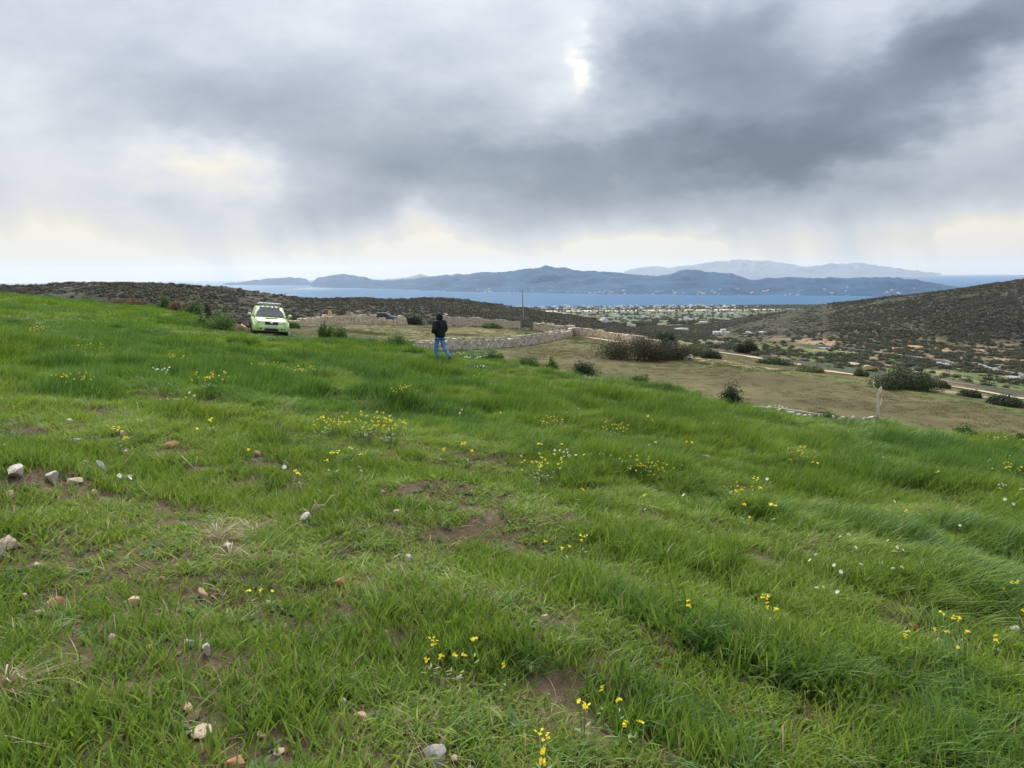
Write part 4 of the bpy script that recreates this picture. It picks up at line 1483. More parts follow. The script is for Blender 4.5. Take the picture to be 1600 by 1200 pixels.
def dry_wall(label, pix, hts, mat, size=(0.38, 0.22), thick=0.55, seed=0, group='dry stone walls'):
    """pix: foot of the wall in the photograph; hts: its height in pixels there"""
    g = np.random.default_rng(seed)
    P = [on_land(*p) for p in pix]
    hm = [h * p.y / F for h, p in zip(hts, P)]
    s_, xs_, ys_, L = polyline(P, 0.25)
    total = L[-1]
    hs_ = np.interp(s_, L, hm)
    gz = np.array([ground(x, y) for x, y in zip(xs_, ys_)])
    root = tag(link('dry_stone_wall', None, loc=P[0]), label, 'stone wall', group)
    o = P[0]
    V, Fc = [], []
    cube = np.array([(-1, -1, -1), (1, -1, -1), (1, 1, -1), (-1, 1, -1), (-1, -1, 1), (1, -1, 1), (1, 1, 1), (-1, 1, 1)], float) / 2
    cf = np.array([(0, 3, 2, 1), (4, 5, 6, 7), (0, 1, 5, 4), (1, 2, 6, 5), (2, 3, 7, 6), (3, 0, 4, 7)])
    row = 0
    maxh = max(hm) + 0.3
    z0 = -0.15
    while z0 < maxh:
        s = -g.random() * size[0]
        ch = size[1] * (0.8 + 0.4 * g.random())
        while s < total:
            l = size[0] * (0.55 + 0.9 * g.random())
            mid = min(max(s + l / 2, 0), total)
            hh = float(np.interp(mid, s_, hs_)) * (0.90 + 0.18 * float(vnoise(mid * 0.35, seed)))
            if z0 + ch * 0.5 < hh + g.normal() * 0.09:
                x, y, zb = (float(np.interp(mid, s_, q)) for q in (xs_, ys_, gz))
                x2, y2 = float(np.interp(mid + .3, s_, xs_)), float(np.interp(mid + .3, s_, ys_))
                x1, y1 = float(np.interp(mid - .3, s_, xs_)), float(np.interp(mid - .3, s_, ys_))
                a = math.atan2(y2 - y1, x2 - x1) + g.normal() * 0.07
                th = thick * (1.0 - 0.18 * z0 / maxh) * (0.85 + 0.3 * g.random())
                q = cube * np.array([l * 0.96, th, ch * (0.86 + 0.3 * g.random())]) * (1 + g.normal(size=(8, 3)) * 0.07)
                t_ = g.normal() * 0.06
                q = np.stack([q[:, 0] * math.cos(t_) - q[:, 2] * math.sin(t_), q[:, 1], q[:, 0] * math.sin(t_) + q[:, 2] * math.cos(t_)], 1)
                w_ = np.stack([q[:, 0] * math.cos(a) - q[:, 1] * math.sin(a) + x - o.x, q[:, 0] * math.sin(a) + q[:, 1] * math.cos(a) + y - o.y, q[:, 2] + zb + z0 + ch / 2 - o.z], 1)
                Fc.append(cf + len(V) * 8)
                V.append(w_)
            s += l
        z0 += ch
    st_ = link('stones', mesh_np('stones', np.concatenate(V), np.concatenate(Fc), [mat], smooth=False), root)
    st_['kind'] = 'stuff'
    # rubble fill inside
    n = len(s_)
    dx, dy = np.gradient(xs_), np.gradient(ys_)
    ll = np.hypot(dx, dy)
    nx, ny = -dy / ll * thick * 0.3, dx / ll * thick * 0.3
    zt = gz + np.maximum(hs_ - 0.25, 0.05)
    A = np.stack([np.stack([xs_ + nx, ys_ + ny, gz - .2], 1), np.stack([xs_ + nx, ys_ + ny, zt], 1), np.stack([xs_ - nx, ys_ - ny, zt], 1), np.stack([xs_ - nx, ys_ - ny, gz - .2], 1)], 1) - np.array(o)
    link('rubble_fill', mesh_np('rubble_fill', A.reshape(-1, 3), grid_faces(n, 4), [M_core], smooth=False), root)
    return root


dry_wall('long tan dry stone wall along the far side of the pasture, left of the gap', [(428, 515), (470, 511), (520, 508), (585, 507), (590, 507), (618, 508), (624, 508), (690, 508), (750, 511), (812, 515)],
         [10, 13, 16, 15, 9, 9, 15, 15, 14, 13], M_wtan, size=(0.40, 0.22), seed=1)
dry_wall('orange-tan dry stone wall running right from the gap behind the near wall', [(836, 517), (880, 522), (930, 528), (1000, 537), (1030, 541)], [13, 13, 12, 11, 9], M_wtan, size=(0.40, 0.22), seed=2)
dry_wall('near grey dry stone wall curving up behind the walking person', [(652, 548), (700, 547), (760, 545), (800, 542), (850, 535), (890, 527), (921, 523)], [13, 15, 16, 15, 13, 11, 9], M_wgrey, seed=3)
dry_wall('low pale wall beside the valley road', [(1278, 541), (1330, 548), (1400, 557), (1490, 570)], [4, 4, 4, 4], M_wpale, size=(0.9, 0.4), seed=4)
dry_wall('low pale wall beside the valley road, piece at the right edge', [(1530, 574), (1560, 581), (1605, 593)], [5, 5, 5], M_wpale, size=(0.9, 0.4), seed=5)
dry_wall('short tan wall left of the brown bush above the track', [(1060, 541), (1085, 543)], [9, 6], M_wtan, seed=6)
dry_wall('tumbled low wall beyond the pale track', [(1105, 537), (1135, 541)], [6, 5], M_wgrey, seed=8)


def ribbon(name, label, pix, width, mat, lift=0.06):
    P = [on_land(*p) for p in pix]
    s_, xs_, ys_, L = polyline(P, 0.6)
    dx, dy = np.gradient(xs_), np.gradient(ys_)
    ll = np.hypot(dx, dy) + 1e-9
    rows = []
    for f_ in (-1, -0.5, 0, 0.5, 1):
        wv = width / 2 * f_ * (1 + 0.25 * (vnoise(s_ * 0.35, f_ * 3 + 5) - 0.5))
        x, y = xs_ - dy / ll * wv, ys_ + dx / ll * wv
        rows.append(np.stack([x, y, np.array([ground(a, b) for a, b in zip(x, y)]) + lift], 1))
    V = np.stack(rows, 1).reshape(-1, 3)
    me = mesh_np(name, V, grid_faces(len(s_), 5)[:, ::-1].copy(), [mat])
    return tag(link(name, me), label, kind='structure')


ribbon('dirt_track', 'pale dirt track behind the fallow field, left stretch', [(1112, 549), (1180, 559), (1248, 571)], 2.6, M_track)
ribbon('dirt_track', 'pale dirt track behind the fallow field, middle stretch', [(1270, 577), (1310, 583), (1350, 588)], 2.2, M_track)
ribbon('dirt_track', 'pale dirt track behind the fallow field, right stretch', [(1470, 602), (1530, 611), (1620, 627)], 2.2, M_track)
ribbon('dirt_track', 'pale dirt at the gap between the walls', [(918, 525), (950, 530), (985, 536)], 4.0, M_track)
ribbon('road', 'pale concrete road through the valley', [(1285, 543), (1340, 551), (1400, 559), (1490, 572), (1545, 579), (1610, 596)], 4.0, M_road)


# ------------------------------------------------------------------ lime green off-roader
M_paint = flat('lime green car paint', (0.41, 0.56, 0.20), 0.3, var=0.03, spec=0.5, coat=0.5)
M_glass, t, b = new_mat('tinted car glass')
b.inputs['Base Color'].default_value = (0.05, 0.06, 0.065, 1)
b.inputs['Roughness'].default_value = 0.08
b.inputs['Specular IOR Level'].default_value = 0.45
M_black = flat('black plastic', (0.018, 0.018, 0.018), 0.55)
M_tyre = flat('tyre rubber', (0.022, 0.021, 0.020), 0.85)
M_rim = flat('alloy rim', (0.42, 0.42, 0.43), 0.35, metal=0.8)
M_silver = flat('grey rack metal', (0.46, 0.47, 0.49), 0.4, metal=0.5)
M_lens = flat('lamp lens', (0.55, 0.60, 0.56), 0.2, spec=0.5)
M_plate = flat('number plate', (0.55, 0.57, 0.60), 0.4, var=0.05)
M_chrome = flat('badge chrome', (0.6, 0.62, 0.64), 0.2, metal=0.9)


def loft_rings(rings, cap=True):
    bm = bmesh.new()
    R_ = [[bm.verts.new(p) for p in r] for r in rings]
    n = len(R_[0])
    for a, b_ in zip(R_, R_[1:]):
        for k in range(n):
            bm.faces.new((a[k], a[(k + 1) % n], b_[(k + 1) % n], b_[k]))
    if cap:
        bm.faces.new(R_[0][::-1])
        bm.faces.new(R_[-1])
    bmesh.ops.recalc_face_normals(bm, faces=bm.faces)
    return bm


def section(y, hw_b, hw_m, hw_t, zb, zm, zt, r=0.10):
    """closed cross-section of a car body at station y: half-widths at bottom, waist and top"""
    L_ = [(hw_b - r, zb), (hw_b, zb + r * 0.8), (hw_m, zm), (hw_t + 0.4 * (hw_m - hw_t), zt - r * 0.9), (hw_t - r * 0.7, zt - r * 0.12), (0.5 * hw_t, zt), (0, zt)]
    pts = [(x, y, z) for x, z in L_]
    return pts + [(-x, y, z) for x, z in L_[-2::-1]]


def quad_panel(bm, a, b_, c, d, n=6, m=4, bulge=0.0, axis=(0, -1, 0)):
    a, b_, c, d = map(Vector, (a, b_, c, d))
    ax = Vector(axis)
    g_ = []
    for j in range(m + 1):
        rw = []
        for i in range(n + 1):
            u, v = i / n, j / m
            p = (a * (1 - u) + b_ * u) * (1 - v) + (d * (1 - u) + c * u) * v
            rw.append(bm.verts.new(p + ax * bulge * (1 - (2 * u - 1) ** 2)))
        g_.append(rw)
    for j in range(m):
        for i in range(n):
            bm.faces.new((g_[j][i], g_[j][i + 1], g_[j + 1][i + 1], g_[j + 1][i]))


def wheel(parent, x, y, z, r=0.35, wd=0.22, axis_x=True):
    w_ = link('wheel', None, parent, loc=(x, y, z))
    prof = [(0.62, -0.5), (0.93, -0.5), (1.0, -0.36), (1.0, 0.36), (0.93, 0.5), (0.62, 0.5)]
    bm = bmesh.new()
    seg = 28
    rg = []
    for k in range(seg):
        a = 2 * math.pi * k / seg
        rg.append([bm.verts.new((p[1] * wd, p[0] * r * math.cos(a), p[0] * r * math.sin(a))) for p in prof])
    for k in range(seg):
        a, b_ = rg[k], rg[(k + 1) % seg]
        for j in range(len(prof)):
            j2 = (j + 1) % len(prof)
            bm.faces.new((a[j], a[j2], b_[j2], b_[j]))
    bmesh.ops.recalc_face_normals(bm, faces=bm.faces)
    bm_obj('tyre', bm, M_tyre, w_)
    bm = bmesh.new()
    sgn = 1 if x > 0 else -1
    for k in range(5):
        a = 2 * math.pi * k / 5
        box(bm, (sgn * wd * 0.38, 0.30 * r * math.cos(a), 0.30 * r * math.sin(a)), (0.04, 0.62 * r, 0.16 * r), rot=(a, 0, 0))
    bmesh.ops.create_cone(bm, cap_ends=True, segments=24, radius1=r * 0.63, radius2=r * 0.63, depth=0.05, matrix=Matrix.Translation((sgn * wd * 0.22, 0, 0)) @ Matrix.Rotation(math.pi / 2, 4, 'Y'))
    bm_obj('rim', bm, M_rim, w_, smooth=False)
    return w_


def offroader(label, loc, rot, S=1.0, paint=None, detail=True, name='off_roader', group=None):
    paint = paint or M_paint
    glass = M_glass if detail else M_black
    car = tag(link(name, None, loc=loc, rot=rot, scl=(S, S, S)), label, 'car', group)
    # lower body, front at -y
    st_ = [(-1.93, .58, .64, .58, .38, .58, .74), (-1.88, .70, .76, .66, .34, .58, .82), (-1.72, .78, .83, .72, .33, .60, .905), (-1.40, .80, .85, .76, .33, .62, .95),
           (-1.0, .80, .855, .78, .33, .62, .985), (-0.70, .80, .855, .80, .33, .62, 1.01), (0.2, .80, .855, .81, .33, .62, 1.02), (1.2, .80, .855, .81, .33, .62, 1.02),
           (1.85, .79, .85, .80, .36, .62, 1.02), (1.98, .70, .80, .74, .42, .62, .98)]
    bo = bm_obj('body', loft_rings([section(*s_) for s_ in st_]), paint, car)
    # cabin
    cb = [(-0.74, .78, .79, .77, .96, .99, 1.02), (-0.50, .78, .775, .72, .96, 1.10, 1.20), (-0.12, .78, .745, .64, .96, 1.25, 1.475), (0.05, .78, .735, .62, .96, 1.27, 1.535), (0.6, .78, .735, .62, .96, 1.28, 1.56),
          (1.5, .78, .735, .62, .96, 1.28, 1.545), (1.80, .78, .735, .61, .96, 1.26, 1.49), (1.93, .77, .74, .66, .96, 1.12, 1.25)]
    bm_obj('cabin', loft_rings([section(*s_, r=0.07) for s_ in cb]), paint, car)
    bm = bmesh.new()
    quad_panel(bm, (-.70, -.735, 1.035), (.70, -.735, 1.035), (.575, -.085, 1.478), (-.575, -.085, 1.478), 10, 5, 0.035, (0, -1, .7))
    bm_obj('windscreen', bm, glass, car)
    for sg in (-1, 1):
        bm = bmesh.new()
        quad_panel(bm, (sg * .805, -.42, 1.05), (sg * .805, .45, 1.05), (sg * .672, .45, 1.46), (sg * .692, -.02, 1.44), 4, 3, 0.012, (sg, 0, 0))
        bm_obj('side_window', bm, glass, car)
        bm = bmesh.new()
        quad_panel(bm, (sg * .805, .53, 1.05), (sg * .805, 1.35, 1.05), (sg * .672, 1.30, 1.47), (sg * .672, .53, 1.47), 4, 3, 0.012, (sg, 0, 0))
        bm_obj('side_window', bm, glass, car)
    for sx_, sy in ((-.72, -1.28), (.72, -1.28), (-.72, 1.30), (.72, 1.30)):
        wheel(car, sx_, sy, 0.35)
    bm = bmesh.new()
    box(bm, (0, 0, .30), (1.40, 3.5, .14), bevel=.03)
    bm_obj('underbody', bm, M_black, car)
    if not detail:
        return car
    for sx_ in (-1, 1):
        for sy in (-1.28, 1.30):
            bm = bmesh.new()
            rg = []
            for k in range(13):
                a = math.pi * k / 12
                rg.append([(sx_ * (.80 + e), sy + rr_ * math.cos(a), .36 + rr_ * math.sin(a)) for e, rr_ in ((0.0, .37), (.065, .37), (.075, .45), (0.0, .47))])
            q = [[bm.verts.new(p) for p in r_] for r_ in rg]
            for a, b_ in zip(q, q[1:]):
                for k in range(3):
                    bm.faces.new((a[k], a[k + 1], b_[k + 1], b_[k]))
            bm_obj('wheel_arch', bm, M_black if sy > 0 else paint, car)
        # door mirror
        bm = bmesh.new()
        box(bm, (sx_ * .985, -.50, 1.10), (.20, .12, .14), bevel=.045)
        mr = bm_obj('door_mirror', bm, paint, car)
        bm = bmesh.new()
        tube(bm, [(sx_ * .80, -.50, 1.04), (sx_ * .91, -.50, 1.07)], .025, 6)
        bm_obj('mirror_arm', bm, M_black, mr)
        # headlight
        bm = bmesh.new()
        bmesh.ops.create_uvsphere(bm, u_segments=20, v_segments=12, radius=1.0)
        bmesh.ops.scale(bm, vec=(.155, .10, .095), verts=bm.verts)
        bmesh.ops.rotate(bm, cent=(0, 0, 0), matrix=Euler((0, sx_ * -0.15, sx_ * 0.42)).to_matrix(), verts=bm.verts)
        bmesh.ops.translate(bm, vec=(sx_ * .555, -1.80, .775), verts=bm.verts)
        hl = bm_obj('headlight', bm, M_lens, car)
        bm = bmesh.new()
        bmesh.ops.create_cone(bm, cap_ends=True, segments=18, radius1=.055, radius2=.055, depth=.03, matrix=Matrix.Translation((sx_ * .585, -1.895, .772)) @ Matrix.Rotation(math.pi / 2, 4, 'X'))
        bm_obj('bulb_ring', bm, M_silver, hl)
        for k_, xx in enumerate((.50, .62)):
            bm = bmesh.new()
            bmesh.ops.create_cone(bm, cap_ends=True, segments=18, radius1=.045, radius2=.045, depth=.05, matrix=Matrix.Translation((sx_ * xx, -1.965 + .05 * k_, .475)) @ Matrix.Rotation(math.pi / 2, 4, 'X'))
            bm_obj('fog_light', bm, M_black, car)
    # bumper with its dark openings
    rg = []
    for k in range(13):
        u_ = -1 + 2 * k / 12
        x_, y_ = .845 * u_, -2.0 + .16 * abs(u_) ** 2.6
        rg.append([(x_, y_ + .26, .33), (x_, y_ + .02, .34), (x_, y_ - .015, .40), (x_, y_ - .01, .55), (x_, y_ + .02, .655), (x_, y_ + .10, .70), (x_, y_ + .26, .69)])
    bmp = bm_obj('bumper', loft_rings(rg), paint, car)
    bm = bmesh.new()
    box(bm, (0, -2.005, .425), (.66, .05, .115), bevel=.02)
    bm_obj('lower_intake', bm, M_black, bmp)
    bm = bmesh.new()
    box(bm, (0, -1.945, .755), (.62, .10, .125), bevel=.03)
    gr = bm_obj('grille', bm, M_black, car)
    for zz in (.725, .785):
        bm = bmesh.new()
        box(bm, (0, -1.996, zz), (.56, .014, .012))
        bm_obj('slat', bm, M_silver if False else M_black, gr)
    bm = bmesh.new()
    bmesh.ops.create_uvsphere(bm, u_segments=16, v_segments=8, radius=1.0)
    bmesh.ops.scale(bm, vec=(.075, .016, .052), verts=bm.verts)
    bmesh.ops.translate(bm, vec=(0, -2.003, .757), verts=bm.verts)
    bm_obj('badge', bm, M_chrome, gr)
    bm = bmesh.new()
    box(bm, (0, -2.03, .575), (.48, .02, .125), bevel=.006)
    bm_obj('number_plate', bm, M_plate, car)
    for sx_ in (-1, 1):
        bm = bmesh.new()
        tube(bm, [(sx_ * .06, -.80, 1.03), (sx_ * .06 + .32, -.70, 1.06)], .012, 5)
        bm_obj('wiper', bm, M_black, car)
    bm = bmesh.new()
    box(bm, (0, -1.25, .985), (.62, .42, .05), bevel=.024)
    bm_obj('bonnet_scoop', bm, paint, car)
    # roof rack with a broad front fairing and small lamps under it
    rk = link('roof_rack', None, car)
    bm = bmesh.new()
    box(bm, (0, .06, 1.675), (1.12, .16, .105), bevel=.03)
    bm_obj('front_bar', bm, M_silver, rk)
    for sx_ in (-1, 1):
        bm = bmesh.new()
        tube(bm, [(sx_ * .53, .05, 1.64), (sx_ * .54, .9, 1.65), (sx_ * .53, 1.6, 1.63)], .025, 8)
        bm_obj('side_rail', bm, M_silver, rk)
        for yy in (.12, .85, 1.5):
            bm = bmesh.new()
            tube(bm, [(sx_ * .54, yy, 1.64), (sx_ * .56, yy, 1.53)], .02, 6)
            bm_obj('rail_foot', bm, M_black, rk)
    for yy in (.6, 1.1, 1.55):
        bm = bmesh.new()
        tube(bm, [(-.53, yy, 1.64), (.53, yy, 1.64)], .018, 6)
        bm_obj('cross_bar', bm, M_silver, rk)
    for k in range(5):
        bm = bmesh.new()
        bmesh.ops.create_uvsphere(bm, u_segments=12, v_segments=8, radius=1.0)
        bmesh.ops.scale(bm, vec=(.06, .035, .035), verts=bm.verts)
        bmesh.ops.translate(bm, vec=(-.44 + .22 * k, -.045, 1.545), verts=bm.verts)
        bm_obj('roof_lamp', bm, M_lens, rk)
    bm = bmesh.new()
    tube(bm, [(.47, .25, 1.56), (.475, .26, 1.9), (.47, .27, 2.25)], [.026, .02, .014], 6)
    bm_obj('antenna', bm, flat('rust red antenna', (0.22, 0.11, 0.08), 0.7), car)
    return car


pc = on_field(418, 523)
nrm = Vector((-FA, -FB, 1)).normalized()
fw = math.atan2(pc.x, pc.y)                       # bearing of the car from the camera
car_q = Vector((0, 0, 1)).rotation_difference(Vector((nrm.x * 0.75, nrm.y * 0.75, 1)).normalized())
yaw = Euler((0, 0, -fw + R(3.5))).to_quaternion()
offroader('lime green off-road car with a grey roof rack parked at the field edge', pc + Vector((-0.28, 1.0, -0.12)), (car_q @ yaw).to_euler(), S=0.99)
pd = on_land(604, 509)
p_far = Vector((pd.x - 0.8, pd.y + 5.5, 0))
p_far.z = ground(p_far.x, p_far.y)
offroader('dark blue-grey car seen over the dip in the far tan wall', p_far + Vector((0, 0, 0.32)), (0, 0, R(80)), S=1.0, paint=flat('dark slate car paint', (0.050, 0.062, 0.088), 0.7, var=0.05, spec=0.15), detail=False, name='parked_car')


# ------------------------------------------------------------------ the walking person
def skin_mesh(name, verts, edges, radii, mats, sub=2, root=0):
    me = bpy.data.meshes.new(name)
    me.from_pydata(verts, edges, [])
    o = bpy.data.objects.new(name, me)
    col.objects.link(o)
    o.modifiers.new('skin', 'SKIN')
    for i, r_ in enumerate(radii):
        sv_ = me.skin_vertices[0].data[i]
        sv_.radius = (r_, r_) if not hasattr(r_, '__len__') else r_
        sv_.use_root = (i == root)
    sd = o.modifiers.new('sub', 'SUBSURF')
    sd.levels = sd.render_levels = sub
    dg = bpy.context.evaluated_depsgraph_get()
    ev = o.evaluated_get(dg)
    m2 = bpy.data.meshes.new_from_object(ev)
    bpy.data.objects.remove(o)
    m2.materials.clear()
    for m_ in mats:
        m2.materials.append(m_)
    m2.polygons.foreach_set('use_smooth', [True] * len(m2.polygons))
    m2.name = name
    return m2


M_jeans, t, b = new_mat('blue jeans')
tc_ = t.new('ShaderNodeTexCoord')
t.l.new(t.ramp(t.noise(tc_.outputs['Object'], 7, 4, 0.6), [(0.35, (0.055, 0.145, 0.33)), (0.65, (0.12, 0.25, 0.47))]), b.inputs['Base Color'])
b.inputs['Roughness'].default_value = 0.9
bp = t.new('ShaderNodeBump')
bp.inputs['Strength'].default_value = 0.5
bp.inputs['Distance'].default_value = 0.02
t.l.new(t.noise(tc_.outputs['Object'], 12, 3, 0.5, 0.6), bp.inputs['Height'])
t.l.new(bp.outputs[0], b.inputs['Normal'])
M_jacket, t, b = new_mat('black jacket')
tc_ = t.new('ShaderNodeTexCoord')
t.l.new(t.ramp(t.noise(tc_.outputs['Object'], 5, 4, 0.6), [(0.35, (0.007, 0.008, 0.011)), (0.65, (0.014, 0.016, 0.021))]), b.inputs['Base Color'])
b.inputs['Roughness'].default_value = 0.75
b.inputs['Specular IOR Level'].default_value = 0.2
bp = t.new('ShaderNodeBump')
bp.inputs['Strength'].default_value = 0.6
bp.inputs['Distance'].default_value = 0.03
t.l.new(t.noise(tc_.outputs['Object'], 9, 3, 0.5, 0.8), bp.inputs['Height'])
t.l.new(bp.outputs[0], b.inputs['Normal'])
M_skin = flat('skin', (0.42, 0.26, 0.18), 0.6, var=0.06)
M_shoe = flat('dark shoe', (0.045, 0.038, 0.034), 0.7)

pp = on_field(688, 567)
per = tag(link('person', None, loc=pp + Vector((0, 0, 0.01)), rot=(0, 0, R(48))), 'person in a black hooded jacket and blue jeans walking away across the field', 'person')
# facing +y, left is -x
B = [(0, 0, .93), (0, -.01, 1.10), (0, -.01, 1.28), (0, 0, 1.42), (0, .02, 1.50), (0, .035, 1.60), (0, .045, 1.70),                     # 0-6 pelvis .. crown
     (-.095, .01, .88), (-.10, .11, .49), (-.095, .05, .10), (-.10, .17, .045),                                                          # 7-10 left leg, ahead
     (.095, -.01, .88), (.10, -.10, .50), (.105, -.40, .19), (.115, -.30, .075),                                                         # 11-14 right leg, trailing on its toe
     (-.19, 0, 1.40), (-.29, -.05, 1.14), (-.17, .17, 1.04), (.19, 0, 1.40), (.28, -.06, 1.14), (.18, .17, 1.02),                        # 15-20 arms bent, hands in the front pockets
     (-.10, .20, 1.03), (.11, .20, 1.01)]
E_ = [(0, 1), (1, 2), (2, 3), (3, 4), (4, 5), (5, 6), (0, 7), (7, 8), (8, 9), (9, 10), (0, 11), (11, 12), (12, 13), (13, 14), (3, 15), (15, 16), (16, 17), (3, 18), (18, 19), (19, 20), (17, 21), (20, 22)]
Rr = [(.15, .12), (.15, .11), (.16, .11), (.12, .09), (.055, .055), (.062, .07), (.05, .055),
      (.105, .11), (.082, .082), (.066, .068), (.045, .035), (.105, .11), (.082, .082), (.066, .068), (.045, .035),
      (.062, .062), (.05, .05), (.036, .036), (.062, .062), (.05, .05), (.036, .036), (.04, .022), (.04, .022)]
bme = skin_mesh('body', B, E_, Rr, [M_jeans, M_skin, M_shoe])
mi = []
for pl_ in bme.polygons:
    c = pl_.center
    foot = c.z < .075 or (c.y < -.25 and c.z < .14 and c.x > 0)
    mi.append(2 if foot else (1 if c.z > 1.48 or (c.z < 1.10 and c.z > .96 and c.y > .12) else 0))
bme.polygons.foreach_set('material_index', mi)
link('body', bme, per)
J = [(0, -.005, .845), (0, -.015, .96), (0, -.02, 1.12), (0, -.02, 1.28), (0, -.01, 1.41), (0, .0, 1.49), (-.20, -.005, 1.40), (-.30, -.05, 1.14), (-.20, .15, 1.06), (.20, -.005, 1.40), (.265, -.05, 1.13), (.19, .15, 1.03)]
JE = [(0, 1), (1, 2), (2, 3), (3, 4), (4, 5), (4, 6), (6, 7), (7, 8), (4, 9), (9, 10), (10, 11)]
JR = [(.225, .175), (.23, .18), (.235, .18), (.23, .175), (.18, .14), (.12, .115), (.12, .115), (.10, .10), (.075, .075), (.12, .115), (.10, .10), (.075, .075)]
link('jacket', skin_mesh('jacket', J, JE, JR, [M_jacket]), per)
HD = [(0, -.03, 1.47), (0, -.015, 1.57), (0, .0, 1.66), (0, .03, 1.755)]
link('hood', skin_mesh('hood', HD, [(0, 1), (1, 2), (2, 3)], [(.125, .12), (.125, .14), (.118, .135), (.075, .09)], [M_jacket]), per)
for sg, q, rx_ in ((-1, (-.10, .12, .045), 0.0), (1, (.112, -.345, .10), -0.75)):
    bm = bmesh.new()
    bmesh.ops.create_uvsphere(bm, u_segments=16, v_segments=10, radius=1.0)
    for v in bm.verts:
        v.co = Vector((v.co.x * .052 * (1.1 if v.co.y > 0 else .85), v.co.y * .145, max(v.co.z, -.6) * .055 * (1.0 if v.co.y < .2 else .75)))
    bm_obj('shoe', bm, M_shoe, per, loc=q, rot=(rx_, 0, R(-6 * sg)))
# seam and waistband details of the jacket
bm = bmesh.new()
for k in range(25):
    pass
tube(bm, [(.215 * math.cos(a), -.005 + .165 * math.sin(a), .80) for a in np.linspace(0, 2 * math.pi, 25)], .012, 6)
bm_obj('jacket_hem', bm, M_jacket, per)

# ------------------------------------------------------------------ pole, standing slab, post, boulder
M_pole = flat('weathered pole timber', (0.22, 0.19, 0.16), 0.9, var=0.25)
M_conc = flat('grey stay', (0.34, 0.32, 0.30), 0.85)
pp_ = on_land(818, 511)
pp_ = Vector((pp_.x, pp_.y + 4, 0))
pp_.z = ground(pp_.x, pp_.y)
k = pp_.y / F
pole = tag(link('utility_pole', None, loc=pp_), 'tall thin utility pole with a stay standing behind the far wall', 'pole')
top = (at_depth(816, 453, pp_.y) - pp_)
bm = bmesh.new()
tube(bm, [(-.10, 0, -.3), (top.x * .5, 0, top.z * .5), (top.x, 0, top.z)], [.24, .21, .16], 8)
bm_obj('post', bm, M_pole, pole)
bm = bmesh.new()
tube(bm, [(.35, .1, -.3), (top.x + .14, 0, top.z * .62)], [.17, .14], 7)
bm_obj('stay', bm, M_conc, pole)
bm = bmesh.new()
box(bm, (top.x, 0, top.z - .25), (.9, .08, .10))
ca = bm_obj('cross_arm', bm, M_pole, pole)
for xx in (-.38, 0, .38):
    bm = bmesh.new()
    tube(bm, [(top.x + xx, 0, top.z - .2), (top.x + xx, 0, top.z - .05)], [.035, .02], 6)
    bm_obj('insulator', bm, M_wpale, ca)

ps = on_land(516, 508)
k = ps.y / F
slab = rock_mesh(991, M_stone['tan'], sub=2, cuts=7)
o = link('standing_stone', slab, loc=at_depth(516.5, 493.5, ps.y + 0.9), rot=(0, 0, .3), scl=(8.5 * k, 6 * k, 19 * k))
tag(o, 'pale upright stone slab standing above the far wall right of the car', 'stone')
pg = on_land(874.5, 522)
k = pg.y / F
gp = tag(link('gate_post', None, loc=pg - Vector((0, 0, .2))), 'dark wooden post at the end of the near wall gap', 'post')
bm = bmesh.new()
box(bm, (0, 0, 5.5 * k), (2.0 * k, 2.0 * k, 11.5 * k), bevel=.02)
bm_obj('post', bm, flat('dark gate timber', (0.07, 0.05, 0.04), 0.9), gp)
bm = bmesh.new()
box(bm, (0, 0, 11.6 * k), (2.3 * k, 2.3 * k, .5 * k))
bm_obj('cap', bm, M_pole, gp)
for (px, py, wp, hp, colr, lab) in [(1361, 580, 26, 11, 'tan', 'large pale boulder beside the large dark bush'),
                                    (1332, 573, 22, 9, 'pink', 'pale boulder left of the large one'), (897, 521, 20, 8, 'grey', 'grey rounded rock behind the end of the near wall'),
                                    (1080, 561, 14, 8, 'white', 'white boulder in scrub right of the brown thorn bushes'),
                                    (1038, 558, 10, 8, 'white', 'small white boulder under the lower brown thorn bush')]:
    p = on_land(px, py)
    k = p.y / F
    o = link('boulder', ROCKS[colr][wp % 5], loc=p + Vector((0, 0, hp * k * .35)), rot=(0, 0, wp), scl=(wp * k, wp * k * .8, hp * k * 1.3))
    tag(o, lab, 'rock', 'boulders beyond the field')


# ------------------------------------------------------------------ flowers
M_ypet = leaf_mat('yellow petal', [(0.75, 0.56, 0.02), (0.85, 0.68, 0.03), (0.90, 0.76, 0.08)], 0.3, 0.5)
M_wpet = leaf_mat('white petal', [(0.78, 0.78, 0.76), (0.84, 0.84, 0.82)], 0.3, 0.5)
M_fstem = leaf_mat('flower stem', [(0.10, 0.17, 0.05), (0.16, 0.24, 0.07)], 0.1, 0.6)


def petals(bm, c, nrm_, r, n=4, cup=0.3, wf=0.55):
    z = Vector(nrm_).normalized()
    a0 = z.orthogonal().normalized()
    b0 = z.cross(a0)
    c = Vector(c)
    for k in range(n):
        a = 2 * math.pi * k / n
        d = a0 * math.cos(a) + b0 * math.sin(a)
        s = z.cross(d)
        q = [c, c + d * r * .55 + s * r * wf * .5 + z * r * cup * .6, c + d * r + z * r * cup, c + d * r * .55 - s * r * wf * .5 + z * r * cup * .6]
        bm.faces.new([bm.verts.new(p) for p in q])


